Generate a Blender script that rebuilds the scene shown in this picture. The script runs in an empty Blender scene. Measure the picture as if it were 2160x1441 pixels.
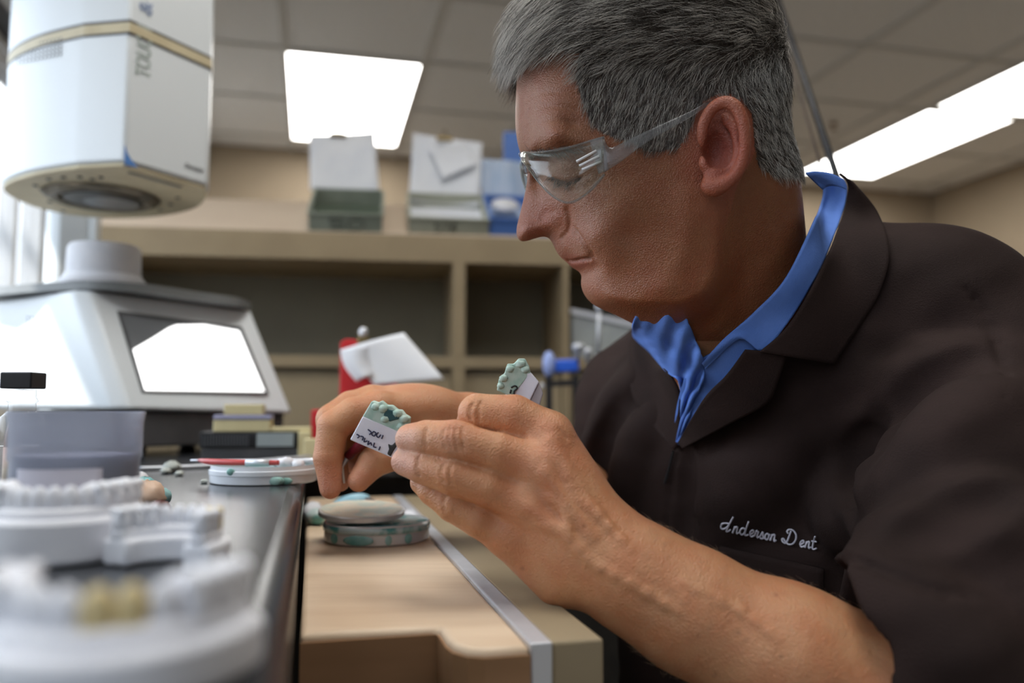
import bpy, bmesh, math, random
import numpy as np
from mathutils import Vector, Matrix
random.seed(7); RNG = np.random.default_rng(7)
C = bpy.context.scene.collection

# ------------------------------------------------------------------ camera
FPX = 1750.0; CAMZ = 0.985; PITCH = math.atan(140/1750)
cd = bpy.data.cameras.new('camera'); cam = bpy.data.objects.new('camera', cd); C.objects.link(cam)
cam.location = (0, 0, CAMZ); cam.rotation_euler = (math.pi/2 + PITCH, 0, 0)
cd.sensor_width = 36; cd.lens = FPX/2160*36; cd.clip_start = 0.02
cd.dof.use_dof = True; cd.dof.focus_distance = 0.585; cd.dof.aperture_fstop = 3.6
bpy.context.scene.camera = cam
sc = bpy.context.scene
sc.view_settings.view_transform = 'Standard'; sc.view_settings.look = 'None'
sc.view_settings.gamma = 1; sc.view_settings.use_curve_mapping = False
sc.view_settings.exposure = 0.44
sc.cycles.use_denoising = True
sc.cycles.max_bounces = 8; sc.cycles.transparent_max_bounces = 12
sc.cycles.sample_clamp_indirect = 6

def ray(px, py):
    "world direction of a pixel with unit depth along the optical axis"
    x = (px-1080)/FPX; y = -(py-720.5)/FPX
    return np.array([x, math.cos(PITCH) - y*math.sin(PITCH), math.sin(PITCH) + y*math.cos(PITCH)])
CAM = np.array([0, 0, CAMZ])
def P(px, py, d): return CAM + ray(px, py)*d
def onz(px, py, z):
    r = ray(px, py); return CAM + r*((z-CAMZ)/r[2])
def hit(px, py, p0, n):
    r = ray(px, py); return CAM + r*(np.dot(np.array(p0)-CAM, n)/np.dot(r, n))

# ------------------------------------------------------------------ world: daylight from the window side, dim elsewhere
w = bpy.data.worlds.new('sky'); sc.world = w; w.use_nodes = True
nt = w.node_tree; nt.nodes.clear()
out = nt.nodes.new('ShaderNodeOutputWorld'); bg = nt.nodes.new('ShaderNodeBackground')
tc = nt.nodes.new('ShaderNodeTexCoord'); sep = nt.nodes.new('ShaderNodeSeparateXYZ')
rmp = nt.nodes.new('ShaderNodeValToRGB'); mr = nt.nodes.new('ShaderNodeMapRange')
nt.links.new(tc.outputs['Generated'], sep.inputs[0])
nt.links.new(sep.outputs['X'], mr.inputs['Value'])
mr.inputs['From Min'].default_value = -1; mr.inputs['From Max'].default_value = 1
nt.links.new(mr.outputs[0], rmp.inputs[0])
e = rmp.color_ramp.elements
e[0].position = 0.0; e[0].color = (3.1, 3.5, 4.0, 1)
e[1].position = 0.5; e[1].color = (0.13, 0.13, 0.13, 1)
e.new(0.28).color = (1.5, 1.7, 1.95, 1)
e.new(1.0).color = (0.09, 0.085, 0.08, 1)
gz = nt.nodes.new('ShaderNodeMapRange'); gz.inputs['From Min'].default_value = -.03; gz.inputs['From Max'].default_value = .03
nt.links.new(sep.outputs['Z'], gz.inputs['Value'])
gm = nt.nodes.new('ShaderNodeMixRGB'); gm.inputs[1].default_value = (.10, .095, .085, 1); nt.links.new(gz.outputs[0], gm.inputs[0]); nt.links.new(rmp.outputs[0], gm.inputs[2])
nt.links.new(gm.outputs[0], bg.inputs['Color']); bg.inputs['Strength'].default_value = 1.0
nt.links.new(bg.outputs[0], out.inputs[0])

sl = bpy.data.lights.new('sun', 'SUN'); sl.energy = 9; sl.angle = 0.02; sl.color = (1, .97, .92)
so = bpy.data.objects.new('sun', sl); C.objects.link(so)
so.rotation_euler = Vector((0.50, 0.28, -0.95)).to_track_quat('-Z', 'Y').to_euler()

# ------------------------------------------------------------------ frames
YAW = math.radians(13.5)
EX = np.array([math.cos(YAW), math.sin(YAW), 0]); EY = np.array([-math.sin(YAW), math.cos(YAW), 0])
EZ = np.array([0, 0, 1.0])
def R(a, b, z): return EX*a + EY*b + EZ*z
def ab(p): return float(np.dot(p, EX)), float(np.dot(p, EY))
BZ = 0.92           # black bench top
WZ = 0.865          # wooden board top
CEIL = CAMZ + 1.55

# ------------------------------------------------------------------ materials
def mat(name, col, rough=0.5, metal=0.0, col2=None, nscale=20, nmix=1.0, bump=0.0, bscale=None, spec=0.5,
        emit=None, estr=0, trans=0, ior=1.45, alpha=1, coat=0, sheen=0, stretch=None, sss=0, lo=.4, hi=.6):
    m = bpy.data.materials.new(name); m.use_nodes = True
    t = m.node_tree; b = t.nodes['Principled BSDF']
    b.inputs['Base Color'].default_value = (*col, 1); b.inputs['Roughness'].default_value = rough
    b.inputs['Metallic'].default_value = metal; b.inputs['Specular IOR Level'].default_value = spec
    b.inputs['IOR'].default_value = ior; b.inputs['Transmission Weight'].default_value = trans
    b.inputs['Alpha'].default_value = alpha; b.inputs['Coat Weight'].default_value = coat
    b.inputs['Sheen Weight'].default_value = sheen
    if sss:
        b.inputs['Subsurface Weight'].default_value = sss; b.inputs['Subsurface Radius'].default_value = (1, .35, .2)
        b.inputs['Subsurface Scale'].default_value = 0.006
    if emit: b.inputs['Emission Color'].default_value = (*emit, 1); b.inputs['Emission Strength'].default_value = estr
    tcn = t.nodes.new('ShaderNodeTexCoord'); mp = t.nodes.new('ShaderNodeMapping')
    t.links.new(tcn.outputs['Object'], mp.inputs[0])
    if stretch: mp.inputs['Scale'].default_value = stretch
    if col2:
        n = t.nodes.new('ShaderNodeTexNoise'); n.inputs['Scale'].default_value = nscale; n.inputs['Detail'].default_value = 5
        t.links.new(mp.outputs[0], n.inputs['Vector'])
        r = t.nodes.new('ShaderNodeValToRGB'); r.color_ramp.elements[0].position = lo; r.color_ramp.elements[1].position = hi
        r.color_ramp.elements[0].color = (*col, 1)
        r.color_ramp.elements[1].color = (*[c*(1-nmix)+d*nmix for c, d in zip(col, col2)], 1)
        t.links.new(n.outputs['Fac'], r.inputs[0]); t.links.new(r.outputs[0], b.inputs['Base Color'])
    if bump:
        n = t.nodes.new('ShaderNodeTexNoise'); n.inputs['Scale'].default_value = bscale or nscale*3; n.inputs['Detail'].default_value = 4
        t.links.new(mp.outputs[0], n.inputs['Vector'])
        bp = t.nodes.new('ShaderNodeBump'); bp.inputs['Strength'].default_value = bump; bp.inputs['Distance'].default_value = 0.002
        t.links.new(n.outputs['Fac'], bp.inputs['Height']); t.links.new(bp.outputs[0], b.inputs['Normal'])
    return m
def glass(name, tint=(1, 1, 1), op=0.12, rough=0.03, body=(.8, .8, .8)):
    "thin clear plastic: mostly see-through, some reflection and haze"
    m = bpy.data.materials.new(name); m.use_nodes = True; t = m.node_tree; t.nodes.clear()
    o = t.nodes.new('ShaderNodeOutputMaterial'); tr = t.nodes.new('ShaderNodeBsdfTransparent'); tr.inputs[0].default_value = (*tint, 1)
    gl = t.nodes.new('ShaderNodeBsdfGlossy'); gl.inputs['Roughness'].default_value = rough
    df = t.nodes.new('ShaderNodeBsdfDiffuse'); df.inputs[0].default_value = (*body, 1)
    lw = t.nodes.new('ShaderNodeLayerWeight'); pw = t.nodes.new('ShaderNodeMath'); pw.operation = 'POWER'; pw.inputs[1].default_value = 4
    t.links.new(lw.outputs['Facing'], pw.inputs[0]); fr = t.nodes.new('ShaderNodeMath'); fr.operation = 'MULTIPLY_ADD'; fr.inputs[1].default_value = .8; fr.inputs[2].default_value = .035; t.links.new(pw.outputs[0], fr.inputs[0])
    m1 = t.nodes.new('ShaderNodeMixShader'); m2 = t.nodes.new('ShaderNodeMixShader')
    t.links.new(fr.outputs[0], m1.inputs[0]); t.links.new(tr.outputs[0], m1.inputs[1]); t.links.new(gl.outputs[0], m1.inputs[2])
    m2.inputs[0].default_value = op; t.links.new(m1.outputs[0], m2.inputs[1]); t.links.new(df.outputs[0], m2.inputs[2])
    t.links.new(m2.outputs[0], o.inputs[0]); return m

# ------------------------------------------------------------------ objects
def link(name, V, F, m, parent=None, smooth=False, bevel=0, seg=2, solid=0, subd=0, autos=None, kind=None):
    V = np.asarray(V, float).reshape(-1, 3)
    off = np.array(parent['_loc']) if parent is not None else V.mean(0)*0 + (V.min(0)+V.max(0))/2*np.array([1, 1, 0]) + np.array([0, 0, V[:, 2].min()])
    me = bpy.data.meshes.new(name); me.from_pydata((V-off).tolist(), [], [list(map(int, f)) for f in F]); me.update()
    bm = bmesh.new(); bm.from_mesh(me); bmesh.ops.recalc_face_normals(bm, faces=bm.faces); bm.to_mesh(me); bm.free()
    o = bpy.data.objects.new(name, me); C.objects.link(o)
    if parent is not None:
        o.parent = parent; o['_loc'] = [float(x) for x in off]
    else:
        o.location = off; o['_loc'] = [float(x) for x in off]
    me.materials.append(m)
    if smooth or autos:
        for p in me.polygons: p.use_smooth = True
        if autos:
            me.set_sharp_from_angle(angle=math.radians(autos))
    if solid: s = o.modifiers.new('s', 'SOLIDIFY'); s.thickness = solid; s.offset = 0
    if bevel:
        s = o.modifiers.new('b', 'BEVEL'); s.width = bevel; s.segments = seg; s.limit_method = 'ANGLE'; s.angle_limit = math.radians(35)
        s.harden_normals = False
    if subd: s = o.modifiers.new('d', 'SUBSURF'); s.levels = subd; s.render_levels = subd
    if kind: o['kind'] = kind
    return o
def thing(name, label, cat, loc, group=None):
    o = bpy.data.objects.new(name, None); C.objects.link(o); o.location = tuple(loc); o['_loc'] = [float(x) for x in loc]
    o.empty_display_size = 0.02
    o['label'] = label; o['category'] = cat
    if group: o['group'] = group
    return o
def tag(o, label, cat, group=None, kind=None):
    o['label'] = label; o['category'] = cat
    if group: o['group'] = group
    if kind: o['kind'] = kind
    return o
class MB:
    def __init__(s): s.V = []; s.F = []
    def add(s, V, F):
        n = len(s.V); s.V += [np.array(v, float) for v in V]; s.F += [[i+n for i in f] for f in F]; return s
    def box(s, o, x, y, z):
        "corner o and three edge vectors"
        o, x, y, z = map(np.array, (o, x, y, z))
        V = [o, o+x, o+x+y, o+y, o+z, o+x+z, o+x+y+z, o+y+z]
        return s.add(V, [(0, 3, 2, 1), (4, 5, 6, 7), (0, 1, 5, 4), (1, 2, 6, 5), (2, 3, 7, 6), (3, 0, 4, 7)])
    def rbox(s, a0, a1, b0, b1, z0, z1):
        return s.box(R(a0, b0, z0), EX*(a1-a0), EY*(b1-b0), EZ*(z1-z0))
    def prism(s, pts, h):
        "polygon pts (3d) extruded by vector h"
        n = len(pts); V = list(pts)+[np.array(p)+np.array(h) for p in pts]
        return s.add(V, [list(range(n))[::-1], list(range(n, 2*n))]+[(i, (i+1) % n, n+(i+1) % n, n+i) for i in range(n)])
    def lathe(s, c, prof, n=48, ax=EZ, ex=None, sx=1, sy=1, wob=None):
        "prof: list of (radius, height)"
        c = np.array(c); ax = np.array(ax)/np.linalg.norm(ax)
        t = np.array([1, 0, 0]) if abs(ax[0]) < .9 else np.array([0, 1, 0])
        u = np.cross(ax, t); u /= np.linalg.norm(u); v = np.cross(ax, u)
        V = []; F = []
        for k, (r, h) in enumerate(prof):
            for i in range(n):
                a = 2*math.pi*i/n; rr = r*(wob(a, k) if wob else 1)
                V.append(c+ax*h+u*math.cos(a)*rr*sx+v*math.sin(a)*rr*sy)
        for k in range(len(prof)-1):
            for i in range(n):
                F.append((k*n+i, k*n+(i+1) % n, (k+1)*n+(i+1) % n, (k+1)*n+i))
        if prof[0][0] > 1e-6: F.append(list(range(n))[::-1])
        if prof[-1][0] > 1e-6: F.append([len(prof)*n-n+i for i in range(n)])
        return s.add(V, F)
    def tube(s, pts, r, n=8):
        pts = [np.array(p, float) for p in pts]; m = len(pts)
        rs = r if hasattr(r, '__len__') else [r]*m
        V = []; F = []; up = None
        for k in range(m):
            t = pts[min(k+1, m-1)]-pts[max(k-1, 0)]; t = t/(np.linalg.norm(t)+1e-12)
            if up is None: up = np.array([0, 0, 1.0]) if abs(t[2]) < .9 else np.array([1.0, 0, 0])
            u = np.cross(t, up); u /= np.linalg.norm(u)+1e-12; up = np.cross(u, t)
            for i in range(n):
                a = 2*math.pi*i/n; V.append(pts[k]+(u*math.cos(a)+up*math.sin(a))*rs[k])
        for k in range(m-1):
            for i in range(n): F.append((k*n+i, k*n+(i+1) % n, (k+1)*n+(i+1) % n, (k+1)*n+i))
        F.append(list(range(n))[::-1]); F.append([(m-1)*n+i for i in range(n)])
        return s.add(V, F)
    def ell(s, c, r, n=16, m=10, ax=(np.array([1., 0, 0]), np.array([0, 1., 0]), EZ), amp=0, seed=0):
        rg = np.random.default_rng(seed); V = []; F = []
        for j in range(m+1):
            th = math.pi*j/m
            for i in range(n):
                ph = 2*math.pi*i/n; k = 1+amp*(rg.random()-.5)
                V.append(np.array(c)+k*(ax[0]*r[0]*math.sin(th)*math.cos(ph)+ax[1]*r[1]*math.sin(th)*math.sin(ph)+ax[2]*r[2]*math.cos(th)))
        for j in range(m):
            for i in range(n): F.append((j*n+i, j*n+(i+1) % n, (j+1)*n+(i+1) % n, (j+1)*n+i))
        return s.add(V, F)
    def go(s, name, m, parent=None, **k): return link(name, s.V, s.F, m, parent, **k)
def spline(pts, n=8, closed=False):
    "Catmull-Rom through points"
    p = [np.array(x, float) for x in pts]; N = len(p); o = []
    rng = range(N) if closed else range(N-1)
    for i in rng:
        a, b, c, d = (p[(i-1) % N], p[i], p[(i+1) % N], p[(i+2) % N]) if closed else (p[max(i-1, 0)], p[i], p[i+1], p[min(i+2, N-1)])
        for k in range(n):
            t = k/n; o.append(.5*((2*b)+(-a+c)*t+(2*a-5*b+4*c-d)*t*t+(-a+3*b-3*c+d)*t**3))
    if not closed: o.append(p[-1])
    return o
def struct(name, mb, m, **k):
    o = mb.go(name, m, kind='structure', **k); return o

# ------------------------------------------------------------------ room
m_ceil = mat('ceiling_tile', (.88, .865, .84), .9, col2=(.82, .81, .785), nscale=60, bump=.25, bscale=160)
m_grid = mat('ceiling_grid', (.70, .68, .64), .8, col2=(.68, .66, .62))
m_wall = mat('tan_wall', (.36, .285, .20), .85, col2=(.34, .27, .19), nscale=4, bump=.1, bscale=200)
m_floor = mat('floor_vinyl', (.20, .18, .16), .5, col2=(.15, .14, .13), nscale=8)
m_white = mat('white_paint', (.78, .80, .82), .5, col2=(.74, .77, .8), nscale=3)
m_lamp = mat('lit_diffuser', (1, 1, 1), .5, col2=(.98, .98, .98), emit=(1, .98, .94), estr=7)
farB = ab(onz(500, 310, CEIL))[1]; rightA = ab(onz(1985, 405, CEIL))[0]
struct('floor', MB().rbox(-.75, rightA+.1, -1.0, 5.6, -.05, 0), m_floor)
struct('ceiling', MB().rbox(-.75, rightA+.1, -1.0, 5.6, CEIL+.012, CEIL+.06), m_ceil)
# far wall, right wall
farB = ab(onz(500, 310, CEIL))[1]; rightA = ab(onz(1985, 405, CEIL))[0]
struct('wall_back', MB().rbox(-.75, rightA+.1, farB, farB+.1, 0, CEIL+.012), m_wall)
struct('wall_right', MB().rbox(rightA, rightA+.1, -1.0, farB, 0, CEIL+.012), m_wall)
# ceiling grid (T bars), aligned to the long lamps
L1 = [onz(x, y, CEIL) for x, y in ((600, 98), (887, 120), (835, 305), (612, 295))]
a0, a1 = (ab(L1[0])[0]+ab(L1[3])[0])/2, (ab(L1[1])[0]+ab(L1[2])[0])/2
b0, b1 = (ab(L1[0])[1]+ab(L1[1])[1])/2, (ab(L1[2])[1]+ab(L1[3])[1])/2
print('lamp1', a0, a1, b0, b1, 'farB', farB, 'rightA', rightA)
g = MB(); G = .61
A = a0
ka = [a0+G*i for i in range(-2, 8)]
for a in ka: g.rbox(a-.012, a+.012, -1.0, farB, CEIL, CEIL+.011)
kb = []
b = b1
while b > -1: kb.append(b); b -= G
for b in kb: g.rbox(-.75, rightA, b-.012, b+.012, CEIL+.001, CEIL+.0112)
o = struct('trim_1', g, m_grid)
def lamp(a0, a1, b0, b1, label):
    t = thing('ceiling_light', label, 'ceiling light', R((a0+a1)/2, (b0+b1)/2, CEIL-.004), 'recessed panel lights in the ceiling')
    f = MB()
    e = .014
    for q in ((a0, a1, b0, b0+e), (a0, a1, b1-e, b1), (a0, a0+e, b0+e, b1-e), (a1-e, a1, b0+e, b1-e)): f.rbox(*q, CEIL-.006, CEIL+.014)
    f.go('frame', m_grid, t)
    MB().rbox(a0+e, a1-e, b0+e, b1-e, CEIL-.003, CEIL+.008).go('diffuser', m_lamp, t)
    return t
lamp(a0, a0+G, b1-2*G-.0, b1, 'glowing white panel light in the ceiling above the open case boxes')
q = [onz(x, y, CEIL) for x, y in ((1965, 228), (2130, 250), (1700, 355), (1830, 382))]
ra0 = (ab(q[0])[0]+ab(q[2])[0])/2; ra1 = (ab(q[1])[0]+ab(q[3])[0])/2; rb0 = (ab(q[0])[1]+ab(q[1])[1])/2; rb1 = (ab(q[2])[1]+ab(q[3])[1])/2
print('lamp2', ra0, ra1, rb0, rb1)
lamp(ra0, ra1, rb0, rb1, 'long glowing panel light on the right, its far end above the collar')
lamp(ra0, ra1, rb0-.04-1.25, rb0-.04, 'glowing panel light cut off by the right edge, nearer of the right pair')
lamp(a0, a0+G, b1-2*G-2.44-1.22, b1-2*G-2.44, 'added panel light in the row of the centre one, unseen overhead')  # extra panel added to light the bench and person from above
# left window wall
WA = -.66
m_frame = mat('window_frame', (.75, .78, .82), .4, col2=(.72, .76, .8), nscale=3)
wl = MB()
wb0, wb1, wz0, wz1 = .35, 2.30, .98, 1.76
wl.rbox(WA-.06, WA, -.2, wb0, 0, CEIL); wl.rbox(WA-.06, WA, wb1, farB, 0, CEIL)
wl.rbox(WA-.06, WA, wb0, wb1, 0, wz0); wl.rbox(WA-.06, WA, wb0, wb1, wz1, CEIL)
struct('wall_left', wl, m_white)
wf = MB()
for q in ((wb0, wb0+.03, wz0, wz1), (wb1-.03, wb1, wz0, wz1), (wb0+.03, wb1-.03, wz0, wz0+.03), (wb0+.03, wb1-.03, wz1-.03, wz1)):
    wf.rbox(WA-.055, WA-.01, q[0], q[1], q[2], q[3])
wf.rbox(WA-.05, WA-.015, 2.10, 2.125, wz0+.03, wz1-.03)
win = struct('window_1', wf, m_frame)
MB().rbox(WA-.035, WA-.031, wb0+.03, wb1-.03, wz0+.03, wz1-.03).go('glass_pane', glass('window_glass', op=.02), win)
m_black = mat('black_plastic', (.012, .012, .014), .4, col2=(.02, .02, .022))
tag(MB().rbox(WA-.004, WA+.05, .5, 2.22, wz1+.02, wz1+.22).go('roller_blind_box', m_black, bevel=.004), 'black roller blind casing above the left window, behind the furnace head', 'blind')

# ------------------------------------------------------------------ benches
m_top = mat('black_bench_laminate', (.022, .024, .028), .22, col2=(.075, .08, .085), nscale=900, nmix=.6, bump=.03, bscale=500, lo=.5, hi=.7)
m_cab = mat('tan_laminate', (.35, .275, .17), .5, col2=(.32, .25, .155), nscale=12, bump=.04, bscale=300)
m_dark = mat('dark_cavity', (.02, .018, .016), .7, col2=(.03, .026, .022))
t = thing('work_bench', 'L-shaped lab bench with glossy speckled black top', 'bench', R(-.33, 1.0, 0))
pts = [R(-.64, -.4, BZ-.035), R(-.006, -.4, BZ-.035), R(-.006, 1.16, BZ-.035), R(2.0, 1.16, BZ-.035), R(2.0, 2.35, BZ-.035), R(-.64, 2.35, BZ-.035)]
MB().prism(pts, EZ*.035).go('worktop', m_top, t, bevel=.012, seg=4, autos=40)
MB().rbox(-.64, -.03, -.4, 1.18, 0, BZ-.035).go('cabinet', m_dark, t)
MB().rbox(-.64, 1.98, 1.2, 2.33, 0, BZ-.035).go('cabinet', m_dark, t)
# wooden pull-out board
m_wood = mat('pale_maple', (.80, .62, .44), .45, col2=(.66, .48, .32), nscale=6, bump=.06, bscale=40, stretch=(1, 6, 1), lo=.35, hi=.7)
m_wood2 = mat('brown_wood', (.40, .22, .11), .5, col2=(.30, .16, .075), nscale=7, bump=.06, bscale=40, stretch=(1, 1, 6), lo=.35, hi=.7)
m_metal = mat('brushed_aluminium', (.72, .74, .78), .5, metal=.7, col2=(.66, .68, .72), nscale=40)
t = thing('pullout_board', 'pale wooden pull-out work board beside the black bench, with metal strip and tan front', 'work board', R(.06, .8, WZ-.05))
arc = [(.070, .466), (.0705, .462), (.071, .440), (.073, .430), (.078, .421), (.086, .417)]
pts = [R(a, b, WZ-.06) for a, b in [(-.004, .466)]+arc+[(.1095, .417), (.1095, 1.155), (-.004, 1.155)]]
MB().prism(pts, EZ*.06).go('wooden_top', m_wood, t, bevel=.0035, seg=3, autos=40)
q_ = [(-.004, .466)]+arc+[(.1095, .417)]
MB().prism([R(x_, y_, WZ-.06) for x_, y_ in q_+[(x_-(.0012 if .069 < x_ < .075 else 0), y_-.0012) for x_, y_ in q_[::-1]]], EZ*.0555).go('front_edge_shade', m_wood2, t)  # thin brown slab puts the near face's shade into its colour
MB().rbox(.110, .1215, .417, 1.155, WZ-.2, WZ+.001).go('metal_strip', m_metal, t, bevel=.001)
MB().rbox(.122, .150, .420, 1.155, WZ-.2, WZ).go('drawer_front', m_cab, t, bevel=.0015)
MB().rbox(-.004, .1095, .50, 1.15, WZ-.2, WZ-.061).go('drawer_box', m_wood2, t)

# ------------------------------------------------------------------ shelf unit on the far bench
m_sh = mat('shelf_laminate', (.34, .26, .155), .5, col2=(.31, .235, .14), nscale=10)
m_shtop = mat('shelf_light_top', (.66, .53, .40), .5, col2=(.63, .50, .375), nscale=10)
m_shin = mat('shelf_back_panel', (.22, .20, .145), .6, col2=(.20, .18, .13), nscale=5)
SY = math.radians(8.5)
SX_ = np.array([math.cos(SY), math.sin(SY), 0]); SD = np.array([-math.sin(SY), math.cos(SY), 0])
S0 = P(960, 700, 1.93)            # a point on the front plane
def sh(px, py):                   # pixel -> (s, z) on the shelf front plane
    p = hit(px, py, S0, SD); return float(np.dot(p-S0, SX_)), float(p[2])
def S(s, dpt, z): return S0*np.array([1, 1, 0]) + SX_*s + SD*dpt + EZ*z
def sbox(mb, s0, s1, d0, d1, z0, z1): return mb.box(S(s0, d0, z0), SX_*(s1-s0), SD*(d1-d0), EZ*(z1-z0))
sL = sh(200, 600)[0]; sR = sh(1480, 600)[0]
zF1 = sh(600, 487)[1]; zF0 = sh(600, 545)[1]; zM1 = sh(900, 752)[1]; zM0 = sh(900, 776)[1]
v0, v1 = sh(955, 650)[0], sh(981, 650)[0]; u0, u1 = sh(1188, 650)[0], sh(1200, 650)[0]
print('shelf', sL, sR, zF1, zF0, zM1, zM0)
DP = .26
t = thing('shelf_unit', 'tan laminate shelf unit with open cubbies standing on the far bench', 'shelf', S((sL+sR)/2, .1, BZ))
sbox(MB(), sL, sR, 0, .025, zF0, zF1).go('fascia', m_sh, t, bevel=.001)
SLP = math.radians(33)
TD = SD*math.cos(SLP)+EZ*math.sin(SLP); TN = -SD*math.sin(SLP)+EZ*math.cos(SLP)   # along the slope, normal
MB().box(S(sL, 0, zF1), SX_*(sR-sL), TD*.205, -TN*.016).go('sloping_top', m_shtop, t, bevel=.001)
sbox(MB(), sL, sR, .175, .19, zF0, zF1+.09).go('back_upstand', m_sh, t)
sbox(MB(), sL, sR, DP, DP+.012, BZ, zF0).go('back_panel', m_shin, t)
sbox(MB(), sL, sR, .0251, DP+.012, zF0, zF0+.012).go('cubby_ceiling', m_sh, t)
for (x0, x1) in ((sL, sL+.02), (sR-.02, sR)): sbox(MB(), x0, x1, 0.001, DP, BZ, zF0).go('side_panel', m_sh, t)
sbox(MB(), sL+.02, sR-.02, .001, DP, zM0, zM1).go('middle_shelf', m_sh, t, bevel=.001)
for (x0, x1) in ((v0, v1), (u0, u1)):
    sbox(MB(), x0, x1, 0, DP, zM1, zF0).go('upright', m_sh, t); sbox(MB(), x0, x1, 0, DP, BZ, zM0).go('upright', m_sh, t)
for (x0, x1) in ((sL+.022, v0-.002), (v1+.002, u0-.002), (u1+.002, sR-.022)):
    sbox(MB(), x0, x1, .02, .035, BZ+.002, zM0-.006).go('lower_door', m_cab, t, bevel=.0015)

# ================================================================== helpers for small things
def text(name, s, o, x, y, size, m, parent=None, th=.0004, bold=0, shear=0, sx=1):
    "flat lettering: origin o, x and y directions (unit), as a thin mesh"
    cu = bpy.data.curves.new('t', 'FONT'); cu.body = s; cu.size = size; cu.offset = bold; cu.shear = shear; cu.resolution_u = 3
    ob = bpy.data.objects.new('t', cu); me = bpy.data.meshes.new_from_object(ob)
    V0 = np.array([v.co[:] for v in me.vertices]); F0 = [list(p.vertices) for p in me.polygons]
    bpy.data.objects.remove(ob); bpy.data.curves.remove(cu); bpy.data.meshes.remove(me)
    x, y = np.array(x)/np.linalg.norm(x), np.array(y)/np.linalg.norm(y); n = np.cross(x, y)
    V = np.array(o)+V0[:, :1]*x*sx+V0[:, 1:2]*y+n*th
    return link(name, V, F0, m, parent)
def sheet(name, cs, m, parent=None, nx=12, ny=12, bend=None, th=.0004, smooth=True):
    "cs: TL TR BR BL corner points; bend(u,v) -> offset vector"
    cs = [np.array(c, float) for c in cs]; V = []; F = []
    for j in range(ny+1):
        for i in range(nx+1):
            u, v = i/nx, j/ny
            p = (cs[0]*(1-u)+cs[1]*u)*(1-v)+(cs[3]*(1-u)+cs[2]*u)*v
            V.append(p+(bend(u, v) if bend else 0))
    for j in range(ny):
        for i in range(nx):
            k = j*(nx+1)+i; F.append((k, k+1, k+nx+2, k+nx+1))
    return link(name, V, F, m, parent, smooth=smooth, solid=th)
def strokes(name, curves, fn, r, m, parent=None, n=5, close=False):
    "pen strokes: 2d polylines mapped by fn to 3d, as thin tubes"
    b = MB()
    for c in curves:
        q = spline([np.array(p, float) for p in c], 6) if len(c) > 2 else c
        b.tube([fn(*p) for p in q], r, n)
    return b.go(name, m, parent, smooth=True)
m_ink = mat('dark_ink', (.02, .02, .06), .6, col2=(.03, .03, .08))
m_inkk = mat('black_marker', (.02, .02, .02), .6, col2=(.03, .03, .03))

# ================================================================== porcelain furnace
m_fur = mat('furnace_enamel', (.76, .80, .82), .35, col2=(.74, .78, .80), nscale=3)
m_furin = mat('furnace_cream_plate', (.62, .54, .36), .5, col2=(.52, .44, .28), nscale=25, lo=.45, hi=.75)
m_dgrey = mat('dark_grey_plastic', (.06, .062, .065), .45, col2=(.08, .08, .085))
m_cer = mat('white_ceramic_fibre', (.76, .76, .79), .8, col2=(.70, .71, .75), nscale=30, bump=.2, bscale=80)
m_glare = mat('painted_glare', (.9, .9, .9), .3, col2=(.95, .95, .95), emit=(1, 1, 1), estr=1.7)  # glow for the reflection painted on the screen
m_lcd2 = mat('screen_grey', (.16, .17, .18), .15, col2=(.22, .23, .24), nscale=8)
m_slate = mat('slate_cover', (.20, .21, .21), .3, col2=(.18, .19, .19))
fur = thing('porcelain_furnace', 'white dental porcelain furnace with raised round muffle head and tilted screen', 'furnace', onz(200, 950, BZ))
TL, TR, BR, BL = P(190, 612, 1.13), P(530, 655, 1.366), P(618, 872, 1.325), P(275, 863, 1.083)
ne = np.array([-.852, .527, 0])
T1, B1 = P(150, 613, 1.125), P(232, 863, 1.078)
T1b, B1b = T1+ne*.24, B1+ne*.29
TRb, BRb = TR+ne*.19, BR+ne*.24
bb = MB(); bb.add([TL, TR, TRb, T1b, T1, BL, BR, BRb, B1b, B1],
    [(0, 1, 2, 3, 4), (9, 8, 7, 6, 5), (0, 5, 6, 1), (1, 6, 7, 2), (2, 7, 8, 3), (3, 8, 9, 4), (4, 9, 5, 0)])
bb.go('base_housing', m_fur, fur, bevel=.006, seg=3, autos=50)
ctr = (BL+BR+BRb+B1b)/4
def inset(p, k): return ctr+(p-ctr)*k
q = [inset(x, .93) for x in (B1, BL, BR, BRb, B1b)]
q = [np.array([x[0], x[1], BZ+.012]) for x in q]
MB().prism(q, EZ*(BL[2]-BZ-.016)).go('plinth', m_dgrey, fur, bevel=.003)
for x in (q[1], q[2], q[3], q[4]):
    c = ctr*np.array([1, 1, 0])+(x*np.array([1, 1, 0])-ctr*np.array([1, 1, 0]))*.86
    MB().lathe([c[0], c[1], BZ], [(.012, 0), (.014, .004), (.014, .0125)], 20).go('foot', m_black, fur)
fx = (TR-TL)/np.linalg.norm(TR-TL); fn = np.cross(fx, BL-TL); fn /= np.linalg.norm(fn)
if np.dot(fn, CAM-TL) < 0: fn = -fn
def face(px, py, off=0): return hit(px, py, TL+fn*off, fn)
def quad(name, pix, off, m, parent, th=.001):
    return MB().prism([face(x, y, off) for x, y in pix], -fn*th).go(name, m, parent)
scr = quad('screen_bezel', [(247, 655), (510, 690), (568, 832), (300, 829)], .0008, m_dgrey, fur, .0007)
quad('screen', [(256, 664), (504, 697), (558, 826), (306, 823)], .0012, m_lcd2, scr, .0003)
quad('window_reflection', [(281, 737), (318, 716), (356, 692), (372, 686), (430, 685), (504, 698), (558, 826), (306, 823)], .0017, m_glare, scr, .0003)  # glowing polygon stands in for a window mirrored in the screen
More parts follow.
